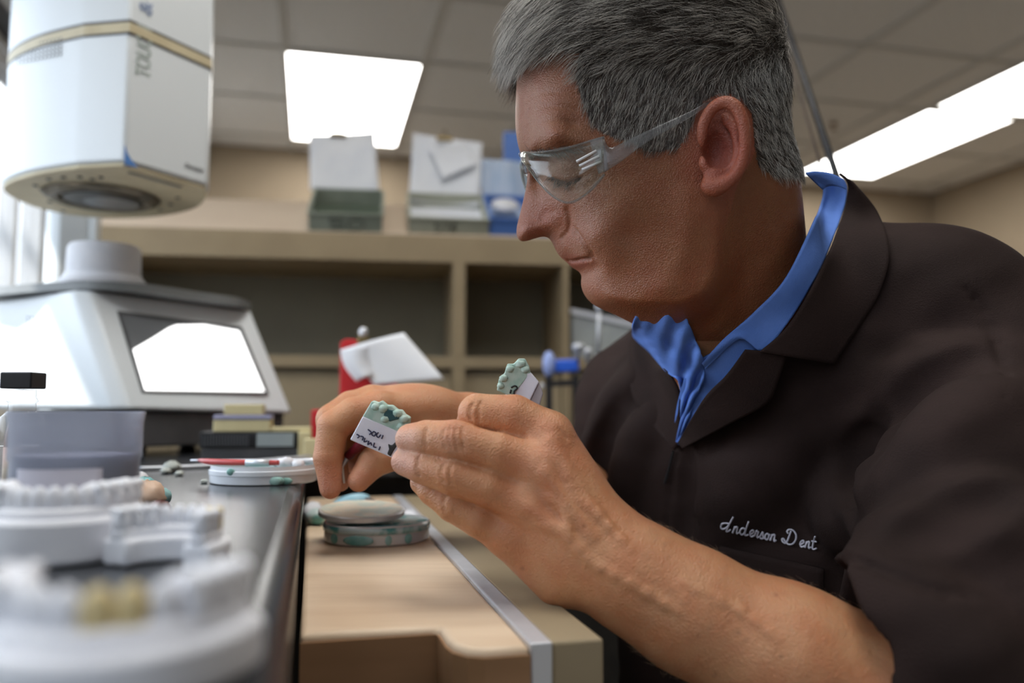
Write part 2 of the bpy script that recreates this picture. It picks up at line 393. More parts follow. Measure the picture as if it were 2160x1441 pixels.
# slate top cover plate
zt = TL[2]
cov = [onz(x, y, zt) for x, y in ((150, 613), (300, 618), (420, 634), (500, 645), (527, 655))]
c2 = [TR+ne*.02, TR+ne*.16, T1+ne*.22]
pl = [p*np.array([1, 1, 0]) for p in spline(cov+c2, 5, closed=True)]
cc = sum(pl)/len(pl)
MB().prism([cc+(p-cc)*1.0+EZ*(zt+.001) for p in pl], EZ*.012).go('top_cover', m_slate, fur, bevel=.004, seg=3, autos=50)
ft = onz(218, 604, zt+.0135)
MB().lathe(ft, [(.056, 0), (.0565, .006), (.052, .012), (.050, .016)], 48).go('table_collar', m_cer, fur, autos=40)
MB().lathe(ft+EZ*.0165, [(.0485, 0), (.049, .004), (.048, .036), (.045, .041), (.0, .041)], 48).go('firing_table', m_cer, fur, autos=40)
# raised head
C0 = P(262, 350, 1.05); zh = C0[2]
po = [(437, 400), (438, 418), (415, 440), (350, 456), (250, 462), (150, 455), (70, 437), (20, 415), (4, 398), (25, 383), (80, 368), (165, 355)]
pp = [onz(x, y, zh) for x, y in po]
loop = [C0]+spline(pp, 5)
MB().prism([p+EZ*.006 for p in loop], EZ*.30).go('muffle_head', m_fur, fur, bevel=.004, seg=3, autos=32)
hc = sum(loop)/len(loop)
MB().prism([hc+(p-hc)*.985 for p in loop], EZ*.0058).go('bottom_plate', m_furin, fur, bevel=.002)
zc = C0[2]
def band(z, h, k, m, nm):
    MB().prism([np.array([*(hc+(p-hc)*k)[:2], z]) for p in loop], EZ*h).go(nm, m, fur)
zb = CAMZ + (P(262, 28, 1.05)[2]-CAMZ)
band(zb-.020, .003, 1.004, m_dgrey, 'trim_line'); band(zb-.0168, .0125, 1.006, m_furin, 'trim_band'); band(zb-.004, .0035, 1.004, m_dgrey, 'trim_line')
ho = onz(216, 415, zh-.001)
ring = MB().lathe(ho+EZ*(-.005), [(.0, .004), (.056, .004), (.058, -.001), (.066, -.003), (.076, .002), (.078, .0045)], 48)
ring.go('muffle_ring', mat('muffle_steel', (.22, .19, .14), .35, metal=.5, col2=(.14, .12, .09), nscale=30), fur, autos=40)
MB().lathe(ho-EZ*.0062, [(.0, 0), (.050, 0), (.052, .003)], 48).go('muffle_opening', mat('muffle_dark', (.045, .05, .055), .3, col2=(.02, .02, .02)), fur)
MB().lathe(ho-EZ*.0075+np.array([.008, .012, 0]), [(.0, 0), (.036, 0), (.037, .001)], 40).go('heating_disc', mat('grey_quartz', (.26, .28, .30), .3, col2=(.2, .22, .24)), fur)
for x, y in ((75, 392), (88, 401), (103, 379), (133, 375), (168, 374), (195, 379), (213, 375), (92, 404), (105, 426), (133, 446), (262, 447), (338, 443), (360, 432), (375, 418)):
    MB().lathe(onz(x, y, zh-.001)-EZ*.0006, [(.0035, 0), (.0035, .003)], 10).go('screw', m_dgrey, fur)
MB().box(onz(275, 362, zh)-EZ*.0015, (pp[0]-C0)*.62, np.array([-.006, .003, 0]), EZ*.002).go('seal_strip', m_slate, fur)
# lift tower behind
tw = MB(); q = [onz(x, y, zt) for x, y in ((80, 640), (200, 640))]
tb = P(82, 620, 1.42); te = P(196, 620, 1.45); dv = (te-tb); dv[2] = 0; bk = np.cross(EZ, dv); bk = bk/np.linalg.norm(bk)
b0_ = np.array([tb[0], tb[1], BZ+.02])
prof = [b0_+dv*0+bk*.09, b0_+dv*.02+bk*.03, b0_+dv*.12+bk*.008, b0_+dv*.3, b0_+dv, b0_+dv+bk*.09]
MB().prism(prof, EZ*.55).go('lift_tower', m_fur, fur, autos=50)
MB().box(b0_+dv*.34-bk*.003, dv*.5, bk*.002, EZ*.5).go('tower_cover', m_slate if 0 else mat('warm_grey_panel', (.50, .50, .48), .5, col2=(.47, .47, .455)), fur)
# vents, lettering, corner mark
Lf = T1-T1b; ln = np.cross(Lf, B1-T1); ln /= np.linalg.norm(ln)
if np.dot(ln, CAM-T1) < 0: ln = -ln
vb = MB()
for i in range(5):
    for j in range(5):
        c = hit(58+i*8, 672+j*9+i*.5, T1+ln*.0004, ln); vb.box(c-ln*.0005, Lf/np.linalg.norm(Lf)*.0022, EZ*.0025, ln*.001)
vb.go('base_vent', m_dgrey, fur)
vb = MB()
for i in range(12):
    u = i/11
    px = 38+90*u
    for j in range(5):
        y = 100-19*u+j*8.3
        # curved flank: find the head wall point nearest this ray
        best = None; r_ = ray(px, y)
        for k in range(len(loop)):
            a_, b_ = loop[k], loop[(k+1) % len(loop)]
            M = np.array([[r_[0], a_[0]-b_[0]], [r_[1], a_[1]-b_[1]]])
            if abs(np.linalg.det(M)) < 1e-9: continue
            s_, t_ = np.linalg.solve(M, (a_-CAM)[:2])
            if 0 <= t_ <= 1 and (best is None or s_ < best[0]): best = (s_, (b_-a_)/np.linalg.norm((b_-a_)))
        if best:
            c = CAM+r_*best[0]; vb.box(c-best[1]*.0017-EZ*.0015-r_*.0012, best[1]*.0034, EZ*.0030, r_*.002)
vb.go('head_vent', m_dgrey, fur)
hx = (pp[0]-C0); hx[2] = 0; hx /= np.linalg.norm(hx); hn = np.cross(hx, EZ)
if np.dot(hn, CAM-C0) < 0: hn = -hn
def hf(px, py, off=.0006): return hit(px, py, C0+hn*off, hn)
m_faint = mat('pale_green_grey_print', (.40, .46, .43), .6, col2=(.38, .44, .41)); m_blue = mat('blue_print', (.10, .25, .60), .5, col2=(.09, .23, .56))
text('vertical_lettering', 'TOUCH', hf(316, 168), EZ, -hx, .031, m_faint, fur, bold=.0004, sx=.62)
text('vertical_lettering', '&', hf(320, 36), EZ, -hx, .028, mat('grey_blue_print', (.30, .36, .50), .6, col2=(.28, .34, .48)), fur, bold=.0005)
text('maker_name', 'Dentsply', hf(389, 352), hx, EZ, .0085, m_inkk, fur, bold=.0002, shear=.3)
q = [(257, 306), (259, 318), (264, 330), (272, 341), (286, 357), (262, 349), (262, 345), (262, 325)]
MB().prism([hf(max(x, 263), y) for x, y in [(263, 306), (268, 322), (276, 336), (292, 354), (263, 347)]], hn*.0004).go('corner_mark', m_blue, fur)

# ================================================================== case boxes on the sloping shelf top
P0s = S(0, 0, zF1)
def hs(px, py): return hit(px, py, P0s, TN)
m_pan = mat('grey_green_box_plastic', (.30, .33, .27), .5, col2=(.24, .27, .22), nscale=15)
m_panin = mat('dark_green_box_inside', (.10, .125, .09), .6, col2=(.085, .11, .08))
m_paper = mat('white_paper', (.86, .88, .92), .8, col2=(.76, .79, .86), nscale=12, nmix=.7)
m_brass = mat('brass_clip', (.30, .22, .09), .35, metal=.8, col2=(.18, .13, .06), nscale=60)
def pan(name, xl, xr, yb, dep, h, label, m, mi, group='open case boxes on the sloping shelf top'):
    A = hs(xl, yb); B = hs(xr, yb); x = SX_; w = float(np.dot(B-A, SX_)); A = A+TN*.0008
    t = thing(name, label, 'box', A+x*w/2, group)
    e = .003
    b = MB().box(A, x*w, TD*dep, TN*e)
    b.box(A+TN*e, x*w, TD*e, TN*(h-e)); b.box(A+TN*e+TD*(dep-e), x*w, TD*e, TN*(h-e))
    b.box(A+TN*e+TD*e, x*e, TD*(dep-2*e), TN*(h-e)); b.box(A+TN*e+TD*e+x*(w-e), x*e, TD*(dep-2*e), TN*(h-e))
    b.go('tray', m, t, bevel=.001)
    r = MB(); o = A+TN*(h+.0002)
    r.box(o-x*.003-TD*.003, x*(w+.006), TD*.007, TN*.004); r.box(o-x*.003+TD*(dep-.004), x*(w+.006), TD*.007, TN*.004)
    r.box(o-x*.003+TD*.004, x*.007, TD*(dep-.008), TN*.004); r.box(o+x*(w-.004)+TD*.004, x*.007, TD*(dep-.008), TN*.004)
    r.go('rim', m, t, bevel=.001)
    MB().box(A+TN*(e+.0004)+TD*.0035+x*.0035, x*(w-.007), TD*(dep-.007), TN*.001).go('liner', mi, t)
    return t, A, w
pt, A1_, w1 = pan('case_box', 652, 806, 487, .175, .040, 'open green-grey case box numbered 50, leftmost on the shelf', m_pan, m_panin)
strokes('number', [[(.85, 1), (.1, 1), (.08, .55), (.6, .6), (.85, .3), (.5, 0), (0, .1)], [(1.75, .98), (1.25, .7), (1.2, .2), (1.7, 0), (2.2, .3), (2.15, .8), (1.7, 1)]], lambda u, v: A1_+SX_*(.048+u*.034)+TN*(.007+v*.024)-TD*.0008, .0013, m_inkk, pt)
MB().box(A1_+SX_*.028+TD*.03+TN*.006, SX_*.035+TD*-.012, TD*.035+SX_*-.02, TN*.006).go('plaster_piece', m_cer, None) and None
o = C.objects[-1]; tag(o, 'scrap of white plaster lying inside the case box numbered 50', 'plaster')
def backcard(A, w, dep, h, pix, label, m, grp):
    bp = A+TD*(dep-.012)+TN*(h-.02)
    cs = [hit(x, y, bp, SD) for x, y in pix]
    o = sheet('case_ticket', cs, m, bend=lambda u, v: SD*(.006*math.sin(u*3)+.01*(v-.5)**2)); tag(o, label, 'paper', grp); return cs
backcard(A1_, w1, .175, .040, [(653, 284), (790, 277), (800, 404), (654, 400)], 'white printed ticket standing clipped at the back of box 50', m_paper, 'case tickets clipped to the open boxes')
m_print = mat('faint_print', (.36, .38, .48), .8, col2=(.42, .44, .54))
pt, A2_, w2 = pan('case_box', 862, 1028, 492, .175, .036, 'open pale case box, second from the left, lined with white paper', mat('beige_grey_box', (.42, .43, .34), .5, col2=(.38, .39, .31)), m_paper)
strokes('marker_scrawl', [[(0, 1), (.45, 1)], [(0, 1), (0, .55), (.35, .55), (.4, .15), (0, 0)], [(.7, 1), (1.15, 1), (.85, 0)], [(1.4, 0), (1.55, 1), (1.85, .9), (1.5, .5), (1.9, .2), (1.4, 0)]],
        lambda u, v: A2_+SX_*(.062+u*.026)+TN*(.006+v*.020)-TD*.0006, .0011, m_inkk, pt)
cs2 = backcard(A2_, w2, .175, .036, [(872, 280), (1018, 300), (1012, 436), (862, 424)], 'white case sheet standing clipped at the back of the pale box', m_paper, 'case tickets clipped to the open boxes')
bp2 = A2_+TD*(.163)+TN*.016-SD*.012
o = sheet('case_slip', [hit(x, y, bp2, SD) for x, y in ((903, 312), (978, 298), (1006, 346), (934, 377))], mat('bright_paper', (.86, .88, .92), .8, col2=(.83, .85, .9)), bend=lambda u, v: SD*.004*math.sin(3*v))
tag(o, 'small square white slip clipped askew over the sheet of the pale box', 'paper')
for (px, py, lab, bp) in ((713, 281, 'small brass clip on top of the ticket of box 50', A1_+TD*.163+TN*.02-SD*.002), (938, 290, 'brass clip holding the slip to the sheet of the pale box', bp2-SD*.003)):
    c = hit(px, py, bp, SD)
    t = thing('paper_clip', lab, 'clip', c, 'brass clips on the case tickets')
    b = MB(); b.box(c-SX_*.020-EZ*.007, SX_*.040, SD*.010, EZ*.010); b.go('jaw', m_brass, t, bevel=.002)
    MB().tube([c-SX_*.004, c-SX_*.005+EZ*.012, c+EZ*.02, c+SX_*.005+EZ*.012, c+SX_*.004], .0013).go('handle', m_brass, t, smooth=True)
# lines of print on the tickets
# blue box behind the face, clear blue tub
m_bbox = mat('blue_box_plastic', (.10, .22, .60), .5, col2=(.09, .20, .55))
m_tblue = mat('pale_blue_sleeve', (.38, .50, .68), .4, col2=(.50, .58, .72), nscale=14, stretch=(8, 1, 1))
pt, A3_, w3 = pan('case_box', 1032, 1160, 496, .17, .038, 'blue case box half hidden by the nose, holding a round white item', m_bbox, m_tblue)
c = hs(1066, 472)+TN*.037
MB().ell(c+TD*.03, (.036, .036, .014), 20, 8, ax=(SX_, TD, TN)).go('plaster_disc', m_cer, smooth=True); tag(C.objects[-1], 'round white plaster piece in the blue box beside the nose', 'plaster')
bp3 = A3_+TD*.165+TN*.015
o = sheet('plastic_sleeve', [hit(x, y, bp3, SD) for x, y in ((1010, 333), (1130, 345), (1130, 470), (1020, 455))], m_tblue, bend=lambda u, v: SD*.004*math.sin(9*u))
tag(o, 'pale blue translucent sleeve standing in the blue box', 'plastic sleeve')
bp4 = bp3+SD*.03
t = tag(MB().box(hit(1062, 400, bp4, SD), SX_*.09, SD*.012, EZ*.155).go('blue_folder', m_bbox, bevel=.002), 'upright deep blue folder behind the forehead on the shelf', 'folder')

# ================================================================== things inside the right cubby and on the far bench
m_bin = glass('clear_bin', op=.38, rough=.1, body=(.62, .66, .68))
t = thing('storage_bin', 'clear plastic bin in the right cubby behind the chin', 'bin', S(u1+.08, .08, zM1))
bx = MB(); s0_, s1_ = sh(1212, 650)[0], sh(1345, 650)[0]; zt0, zt1 = sh(1212, 745)[1]*0+zM1+.001, sh(1212, 648)[1]; zt2 = sh(1345, 678)[1]
def bslab(mb, s0, s1, d0, d1, za, zb_, zc_):   # box with a sloping top edge
    V = [S(s0, d0, za), S(s1, d0, za), S(s1, d1, za), S(s0, d1, za), S(s0, d0, zb_), S(s1, d0, zc_), S(s1, d1, zc_), S(s0, d1, zb_)]
    mb.add(V, [(0, 3, 2, 1), (4, 5, 6, 7), (0, 1, 5, 4), (1, 2, 6, 5), (2, 3, 7, 6), (3, 0, 4, 7)])
bslab(bx, s0_, s1_, .03, .033, zt0, zt1, zt2); bslab(bx, s0_, s1_, .17, .173, zt0, zt1, zt2)
bslab(bx, s0_, s0_+.003, .0335, .1695, zt0, zt1, zt1); bslab(bx, s1_-.003, s1_, .0335, .1695, zt0, zt2, zt2)
bx.go('tub', m_bin, t)
rm = MB(); bslab(rm, s0_-.004, s1_+.004, .024, .036, zt1-.012, zt1-.001, zt2-.001) if 0 else None
V = [S(s0_-.004, .024, zt1-.012), S(s1_+.004, .024, zt2-.012), S(s1_+.004, .0295, zt2-.012), S(s0_-.004, .0295, zt1-.012), S(s0_-.004, .024, zt1), S(s1_+.004, .024, zt2), S(s1_+.004, .0295, zt2), S(s0_-.004, .0295, zt1)]
MB().add(V, [(0, 3, 2, 1), (4, 5, 6, 7), (0, 1, 5, 4), (1, 2, 6, 5), (2, 3, 7, 6), (3, 0, 4, 7)]).go('rim', mat('bin_rim', (.75, .77, .82), .4, col2=(.72, .74, .8)), t)
for i, (x0, x1, y0) in enumerate(((1228, 1262, 690), (1272, 1302, 684), (1306, 1332, 700))):
    a_ = sh(x0, 740)[0]; b_ = sh(x1, 740)[0]; z1_ = sh(x0, y0)[1]
    tag(sbox(MB(), a_, b_, .06, .13, zM1+.001, z1_).go('plaster_block', mat('pale_yellow_green_block', (.62, .66, .55), .8, col2=(.58, .62, .5)), bevel=.004),
        ['pale block at the left inside the clear bin', 'pale block in the middle of the clear bin', 'shorter pale block at the right inside the clear bin'][i], 'block', 'pale blocks in the clear bin')
d_ = 1.52
t = thing('articulator_stand', 'black metal stand carrying a bright blue clamp, left of the coat', 'stand', onz(1185, 935, BZ))
c0 = P(1160, 880, d_); zb_ = BZ
def V3(px, py, dd=0): return P(px, py, d_+dd)
b = MB()
for px in (1158, 1215):
    q = V3(px, 792); b.box([q[0]-.006, q[1], BZ], [.012, 0, 0], [0, .01, 0], [0, 0, q[2]-BZ])
b.go('post', m_black, t)
q0, q1 = V3(1150, 810), V3(1222, 806)
MB().box(q0-EZ*.006, (q1-q0), [0, .02, 0], EZ*.011).go('crossbar', m_black, t)
q0, q1 = V3(1164, 786), V3(1222, 784)
MB().box(q0, q1-q0, [0, .02, 0], EZ*.024).go('clamp_body', mat('bright_blue_plastic', (.03, .14, .75), .35, col2=(.03, .12, .65)), t, bevel=.004)
MB().ell(V3(1158, 768), (.012, .012, .024), 14, 8).go('clamp_knob', mat('pale_blue_knob', (.35, .45, .85), .4, col2=(.4, .5, .85)), t, smooth=True)
for (px, py, r1) in ((1220, 742, .012), (1240, 752, .008)):
    MB().lathe(V3(px, py)-EZ*.014, [(.004, 0), (.004, .016), (r1, .018), (r1, .026), (r1*.5, .03)], 18).go('thumb_screw', m_metal, t, smooth=True)
MB().ell(V3(1143, 814), (.005, .005, .005), 10, 6).go('ball_end', m_cer, t, smooth=True)
q0 = V3(1262, 755); q1 = V3(1264, 648)
tag(MB().tube([q0, q1], .0035).ell(q1, (.008, .008, .008), 12, 8).go('metal_rod', m_metal, smooth=True), 'thin upright steel rod with a round head below the chin', 'rod')
C.objects[-1].parent = None

# red case with papers on the far bench
m_red = mat('red_plastic', (.58, .02, .025), .4, col2=(.50, .015, .02), nscale=6)
dR = 1.24
t = thing('red_case_box', 'tall red plastic case box standing behind the far hand', 'box', onz(800, 945, BZ))
rp = [P(x, y, dR) for x, y in ((716, 722), (728, 714), (745, 716), (775, 740), (800, 790), (850, 860))]
zb_ = BZ+.0006
rp = rp+[np.array([rp[-1][0], rp[-1][1], zb_]), np.array([rp[0][0]+.0, rp[0][1], zb_])]
MB().prism(rp, [.012, .05, 0]).go('case_shell', m_red, t, bevel=.003)
pc = P(800, 760, dR-.012)
def pq(px, py, d=dR-.012): return P(px, py, d)
m_pap2 = mat('bright_white_paper', (.95, .96, .98), .8, col2=(.90, .92, .96), nscale=8)
o = sheet('folded_paper', [pq(719, 738), pq(852, 702), pq(937, 800, dR-.02), pq(790, 812, dR-.02)], m_pap2, bend=lambda u, v: np.array([0, -.012*math.sin(math.pi*u)*(1-v), 0]))
tag(o, 'white folded work sheet clipped to the red case box', 'paper')
o = sheet('curled_paper', [pq(718, 738, dR-.014), pq(790, 730, dR-.018), pq(788, 790, dR-.02), pq(752, 806, dR-.014)], m_paper, bend=lambda u, v: np.array([-.006*math.sin(math.pi*v), -.012*math.sin(math.pi*u), 0]))
tag(o, 'curled corner sheet in front of the folded work sheet on the red box', 'paper')
c = pq(766, 715, dR-.002)
t = thing('spring_clip', 'brass spring clip on top of the red case box', 'clip', c)
MB().box(c-np.array([.008, .004, .012]), [.016, 0, 0], [0, .012, 0], [0, 0, .016]).go('jaw', m_brass, t, bevel=.002)
MB().ell(c+np.array([0, 0, .010]), (.007, .006, .008), 12, 8).go('handle', m_metal, t, smooth=True)
q = P(655, 865, 1.22); q1 = P(705, 865, 1.22)
tag(MB().box([q[0], q[1], BZ+.0006], [q1[0]-q[0], 0, 0], [0, .04, 0], [0, 0, q[2]-BZ]).go('red_tub', m_red, bevel=.003), 'small red tub standing left of the far hand knuckles', 'tub')

# ================================================================== clutter on the far left bench
m_cream = mat('cream_plastic', (.66, .58, .33), .5, col2=(.58, .50, .28), nscale=20)
m_lilac = mat('grey_lilac_card', (.35, .34, .48), .6, col2=(.3, .3, .42))
dK = 1.14
def kbox(x0, x1, y0, y1, d, dep, m, name, label, cat, grp=None, bev=.0015, onb=False):
    p0 = P(x0, y1, d); p1 = P(x1, y1, d); p2 = P(x0, y0, d)
    z0 = BZ+.0006 if onb else p0[2]
    o = MB().box([p0[0], p0[1], z0], [p1[0]-p0[0], (p1[0]-p0[0])*.12, 0], [-dep*.2, dep, 0], [0, 0, p2[2]-z0]).go(name, m, bevel=bev)
    return tag(o, label, cat, grp)
kbox(424, 628, 946, 965, 1.03, .06, m_dgrey, 'instrument_case', 'dark flat instrument case at the bottom of the stack under the screen', 'case', onb=True)
zz = C.objects[-1]
kbox(420, 622, 912, 945.5, 1.03, .05, m_black, 'bur_rack', 'black ribbed bur rack lying on the dark instrument case', 'rack')
rr = C.objects[-1]
# ribs and label strip as parts
b = MB()
for i in range(16):
    p = P(428+i*6.2, 941, 1.029); b.box(p, [.0016, 0, 0], [0, -.0016, 0], [0, 0, .014])
def adopt(o, parent):
    "make o a part of parent, keeping its place"
    o.parent = parent; o.matrix_parent_inverse = Matrix.Translation(-Vector(parent.location)); return o
adopt(b.go('rib', m_dgrey), rr)
p = P(541, 942, 1.026); adopt(MB().box(p, [.044, .005, 0], [0, .0012, 0], [0, 0, .0165]).go('label_strip', mat('grey_label', (.30, .34, .34), .5, col2=(.26, .3, .3)), None), rr)
kbox(449, 566, 886, 911.5, 1.035, .045, m_cream, 'wax_box', 'long cream plastic box lying on the black bur rack', 'box')
kbox(568, 652, 902, 911.6, 1.045, .05, m_cream, 'flat_wax_box', 'flat cream box at the right end of the bur rack', 'box')
kbox(628, 654, 911, 960, 1.035, .04, m_cream, 'wax_stick', 'cream block standing right of the bur rack', 'block', onb=True)
kbox(640, 668, 926, 960, 1.0, .02, m_cream, 'small_wax_block', 'small cream block beside the far fingertips', 'block', onb=True)
kbox(450, 568, 876, 885.5, 1.035, .04, m_lilac, 'pencil_tin', 'slim grey-lilac tin between two cream boxes', 'tin')
kbox(472, 552, 853, 875.5, 1.04, .035, m_cream, 'top_wax_box', 'short cream box topmost of the stack under the screen', 'box')
# long metal instruments
def tool(name, pts, rs, m, label, cat='instrument', grp=None, parts=()):
    t = thing(name, label, cat, pts[0], grp)
    MB().tube(spline(pts, 6), list(np.interp(np.linspace(0, 1, (len(pts)-1)*6+1), np.linspace(0, 1, len(rs)), rs)), 10).go('shaft', m, t, smooth=True)
    for nm, a, b_, r, mm in parts:
        MB().tube([a, b_], r, 12).go(nm, mm, t, smooth=True)
    return t
e1 = onz(300, 985, BZ+.003); e2 = onz(470, 976, BZ+.004); e3 = onz(660, 958, BZ+.006)
tool('wax_carver', [onz(290, 988, BZ+.003), onz(430, 983, BZ+.003), onz(560, 972, BZ+.006), onz(655, 962, BZ+.008)], [.0018, .002, .0025, .0015], m_metal, 'long thin steel carver lying across the black bench behind the dish')

# ---------------- dish of instruments on the black bench edge
m_dish = mat('white_dish_rim', (.76, .79, .84), .25, col2=(.70, .75, .78), nscale=30, nmix=.6)
m_green = mat('teal_wax', (.10, .33, .30), .35, col2=(.35, .55, .50), nscale=60, lo=.35, hi=.65)
m_greenw = mat('green_stain_glass', (.55, .66, .65), .25, col2=(.12, .36, .34), nscale=45, lo=.52, hi=.62)
dc = onz(557, 1016, BZ); d1 = float(np.dot(dc-CAM, ray(0, 0)*0+np.array([0, 1, 0]))); rr_ = 111/FPX*d1*.99
t = thing('wax_dish', 'round white-rimmed dish with wax scraps at the bench corner', 'dish', dc)
MB().lathe(dc, [(rr_*.93, 0), (rr_*.975, .001), (rr_*.985, .0075), (rr_, .0080), (rr_, .0115), (rr_*.97, .012), (rr_*.965, .0155), (rr_*.95, .0155), (rr_*.94, .006), (0, .006)], 64).go('dish_body', m_dish, t, autos=35)
MB().lathe(dc+EZ*.0065, [(rr_*.9, 0), (rr_*.9, .0035), (0, .005)], 40, wob=lambda a, k: 1-.05*abs(math.sin(a*5+k))).go('wax_layer', m_green, t, smooth=True)
dm = MB()
for an, zz_, hh in ((-1.9, .0118, .006), (-1.1, .004, .007), (-1.05, .004, .007), (-.9, .0035, .006)):
    c = dc+np.array([math.cos(an)*rr_*1.0, math.sin(an)*rr_*1.0, zz_]); dm.ell(c, (.0035 if an < -1.5 else .006, .0012, hh*.5), 8, 6)
dm.go('wax_drip', m_green, t, smooth=True)
zt_ = BZ+.0165
T0 = dc+np.array([-.045, -.012, .0175]); T1_ = dc+np.array([-.006, -.030, .0175])
tool('red_brush', [dc+np.array([-.062, .010, .0182]), dc+np.array([-.048, -.008, .0182]), dc+np.array([-.020, -.022, .0182]), dc+np.array([.02, -.026, .0182])], [.0012, .0026, .0028, .0022], mat('red_lacquer', (.62, .10, .09), .3, col2=(.5, .06, .06)),
     'red handled brush laid over the front rim of the dish', 'brush', parts=(('ferrule', dc+np.array([-.008, -.0265, .0182]), dc+np.array([.012, -.027, .0182]), .0031, m_metal),))
tool('steel_spatula', [dc+np.array([-.07, .012, .0178]), dc+np.array([-.02, .004, .0178]), dc+np.array([.03, -.002, .0178]), dc+np.array([.048, .0, .0178])], [.001, .002, .0028, .004], m_metal, 'grey steel spatula resting across the middle of the dish')
for i, (x, y, r_, l) in enumerate(((.022, -.012, .0075, 'white wax crumb on the right side of the dish'), (.034, -.016, .006, 'small wax crumb nearest the far fingertips'), (.012, .004, .006, 'wax crumb at the middle of the dish'))):
    tag(MB().ell(dc+np.array([x, y, .0125+r_*.6]), (r_, r_*.8, r_*.7), 12, 8, amp=.35, seed=i).go('wax_crumb', m_cer, smooth=True), l, 'wax crumb', 'wax crumbs in the dish')
# crumbs on the bench
for i, (px, py, r_, l) in enumerate(((362, 996, .009, 'pile of pale plaster crumbs on the black bench'), (378, 1004, .004, 'small plaster crumb right of the crumb pile'), (430, 1020, .003, 'tiny crumb left of the dish'), (349, 1000, .005, 'plaster crumb left of the crumb pile'))):
    c = onz(px, py, BZ); tag(MB().ell(c+EZ*r_*.55, (r_, r_, r_*.62), 12, 8, amp=.5, seed=i+4).go('plaster_crumb', mat('plaster_grey', (.5, .52, .48), .9, col2=(.4, .42, .38)), smooth=True), l, 'plaster crumb', 'plaster crumbs on the black bench')
bits = ((290, 1012, .009, (.74, .74, .76), 'white wax shaving leaning on the jar'), (303, 1032, .010, (.25, .55, .55), 'turquoise wax shaving right of the jar'), (310, 1052, .012, (.72, .50, .36), 'peach coloured wax lump right of the jar'), (334, 1045, .008, (.35, .6, .6), 'pale turquoise wax bit, rightmost by the jar'), (338, 1068, .006, (.12, .03, .02), 'dark red brown wax bit by the jar'), (345, 1082, .004, (.03, .03, .03), 'small black wax bit by the jar'))
for i, (px, py, r_, cl, l) in enumerate(bits):
    c = onz(px, py+18, BZ); tag(MB().ell(c+EZ*r_*.62, (r_, r_*.8, r_*.8), 14, 9, amp=.35, seed=i+9).go('wax_shaving', mat('wax_bit', cl, .5, col2=tuple(k*.8 for k in cl)), smooth=True), l, 'wax shaving', 'wax shavings beside the jar')

# ---------------- jar, bottle and vial (left foreground)
m_jar = glass('frosted_jar', op=.42, rough=.25, body=(.55, .58, .68))
m_jarin = mat('jar_powder', (.30, .31, .42), .7, col2=(.26, .27, .38), nscale=10)
m_lab = mat('jar_label', (.50, .49, .56), .7, col2=(.45, .44, .52), nscale=8)
jd = .43; jc = P(160, 1000, jd); jc = np.array([jc[0], jc[1], BZ]); jr = 124/FPX*jd
jh = P(160, 868, jd)[2]-BZ
t = thing('plastic_jar', 'wide translucent jar with grey contents standing behind the plaster casts', 'jar', jc)
MB().lathe(jc, [(jr*.92, 0.0005), (jr, .004), (jr, jh*.6), (jr*1.03, jh*.62), (jr*1.03, jh*.9), (jr*1.06, jh), (jr*1.03, jh), (jr*.99, jh*.9), (jr*.97, .006), (0, .005)], 56).go('jar_wall', m_jar, t, autos=40)
MB().lathe(jc+EZ*.0062, [(jr*.93, 0), (jr*.93, jh*.55), (0, jh*.56)], 48).go('contents', m_jarin, t, autos=40)
lb = []; fcs = []
for i in range(13):
    a = math.radians(-118+i*6.5); u = np.array([math.cos(a), math.sin(a), 0])
    lb += [jc+u*(jr*1.006)+EZ*.006, jc+u*(jr*1.006)+EZ*jh*.56]
for i in range(12): fcs.append((2*i, 2*i+2, 2*i+3, 2*i+1))
link('label', lb, fcs, m_lab, t, smooth=True, solid=.0003)
bd = .60; bc = P(45, 900, bd); bc = np.array([bc[0], bc[1], BZ])
def bz(y): return P(45, y, bd)[2]-BZ
br = 36/FPX*bd
m_glass = glass('bottle_glass', op=.10, rough=.05, body=(.7, .75, .8))
t = thing('glass_bottle', 'small clear glass bottle with a square black cap behind the jar', 'bottle', bc)
MB().lathe(bc, [(br*1.15, .0005), (br*1.25, .003), (br*1.25, bz(905)), (br*1.1, bz(880)), (br*.75, bz(868)), (br*.72, bz(850)), (br*.85, bz(846)), (br*.72, bz(838)), (br*.72, bz(822)), (0, bz(821))], 40).go('glass_body', m_glass, t, autos=40)
MB().lathe(bc, [(br*1.1, .0035), (br*1.1, bz(940)), (0, bz(940))], 40).go('liquid', mat('pale_liquid', (.45, .40, .36), .2, col2=(.4, .36, .33)), t)
MB().box(bc+np.array([-br*.92, -br*.8, bz(820)]), [br*1.84, 0, 0], [0, br*1.6, 0], [0, 0, bz(786)-bz(820)]).go('cap', m_black, t, bevel=.001)
vd = .52; vc = P(22, 1000, vd); vc = np.array([vc[0], vc[1], BZ]); vr = 15/FPX*vd
t = thing('labelled_vial', 'thin vial with a beige paper label left of the jar', 'vial', vc)
vh = P(22, 890, vd)[2]-BZ
MB().lathe(vc, [(vr*.9, .0005), (vr, .002), (vr, vh*.8), (vr*.6, vh), (0, vh)], 28).go('tube', mat('smoky_vial', (.36, .28, .26), .25, col2=(.3, .22, .2)), t, autos=40)
MB().lathe(vc+EZ*vh*.12, [(vr*1.03, 0), (vr*1.03, vh*.6)], 28).go('paper_label', mat('beige_label', (.60, .52, .42), .7, col2=(.5, .36, .33), nscale=60), t, smooth=True)

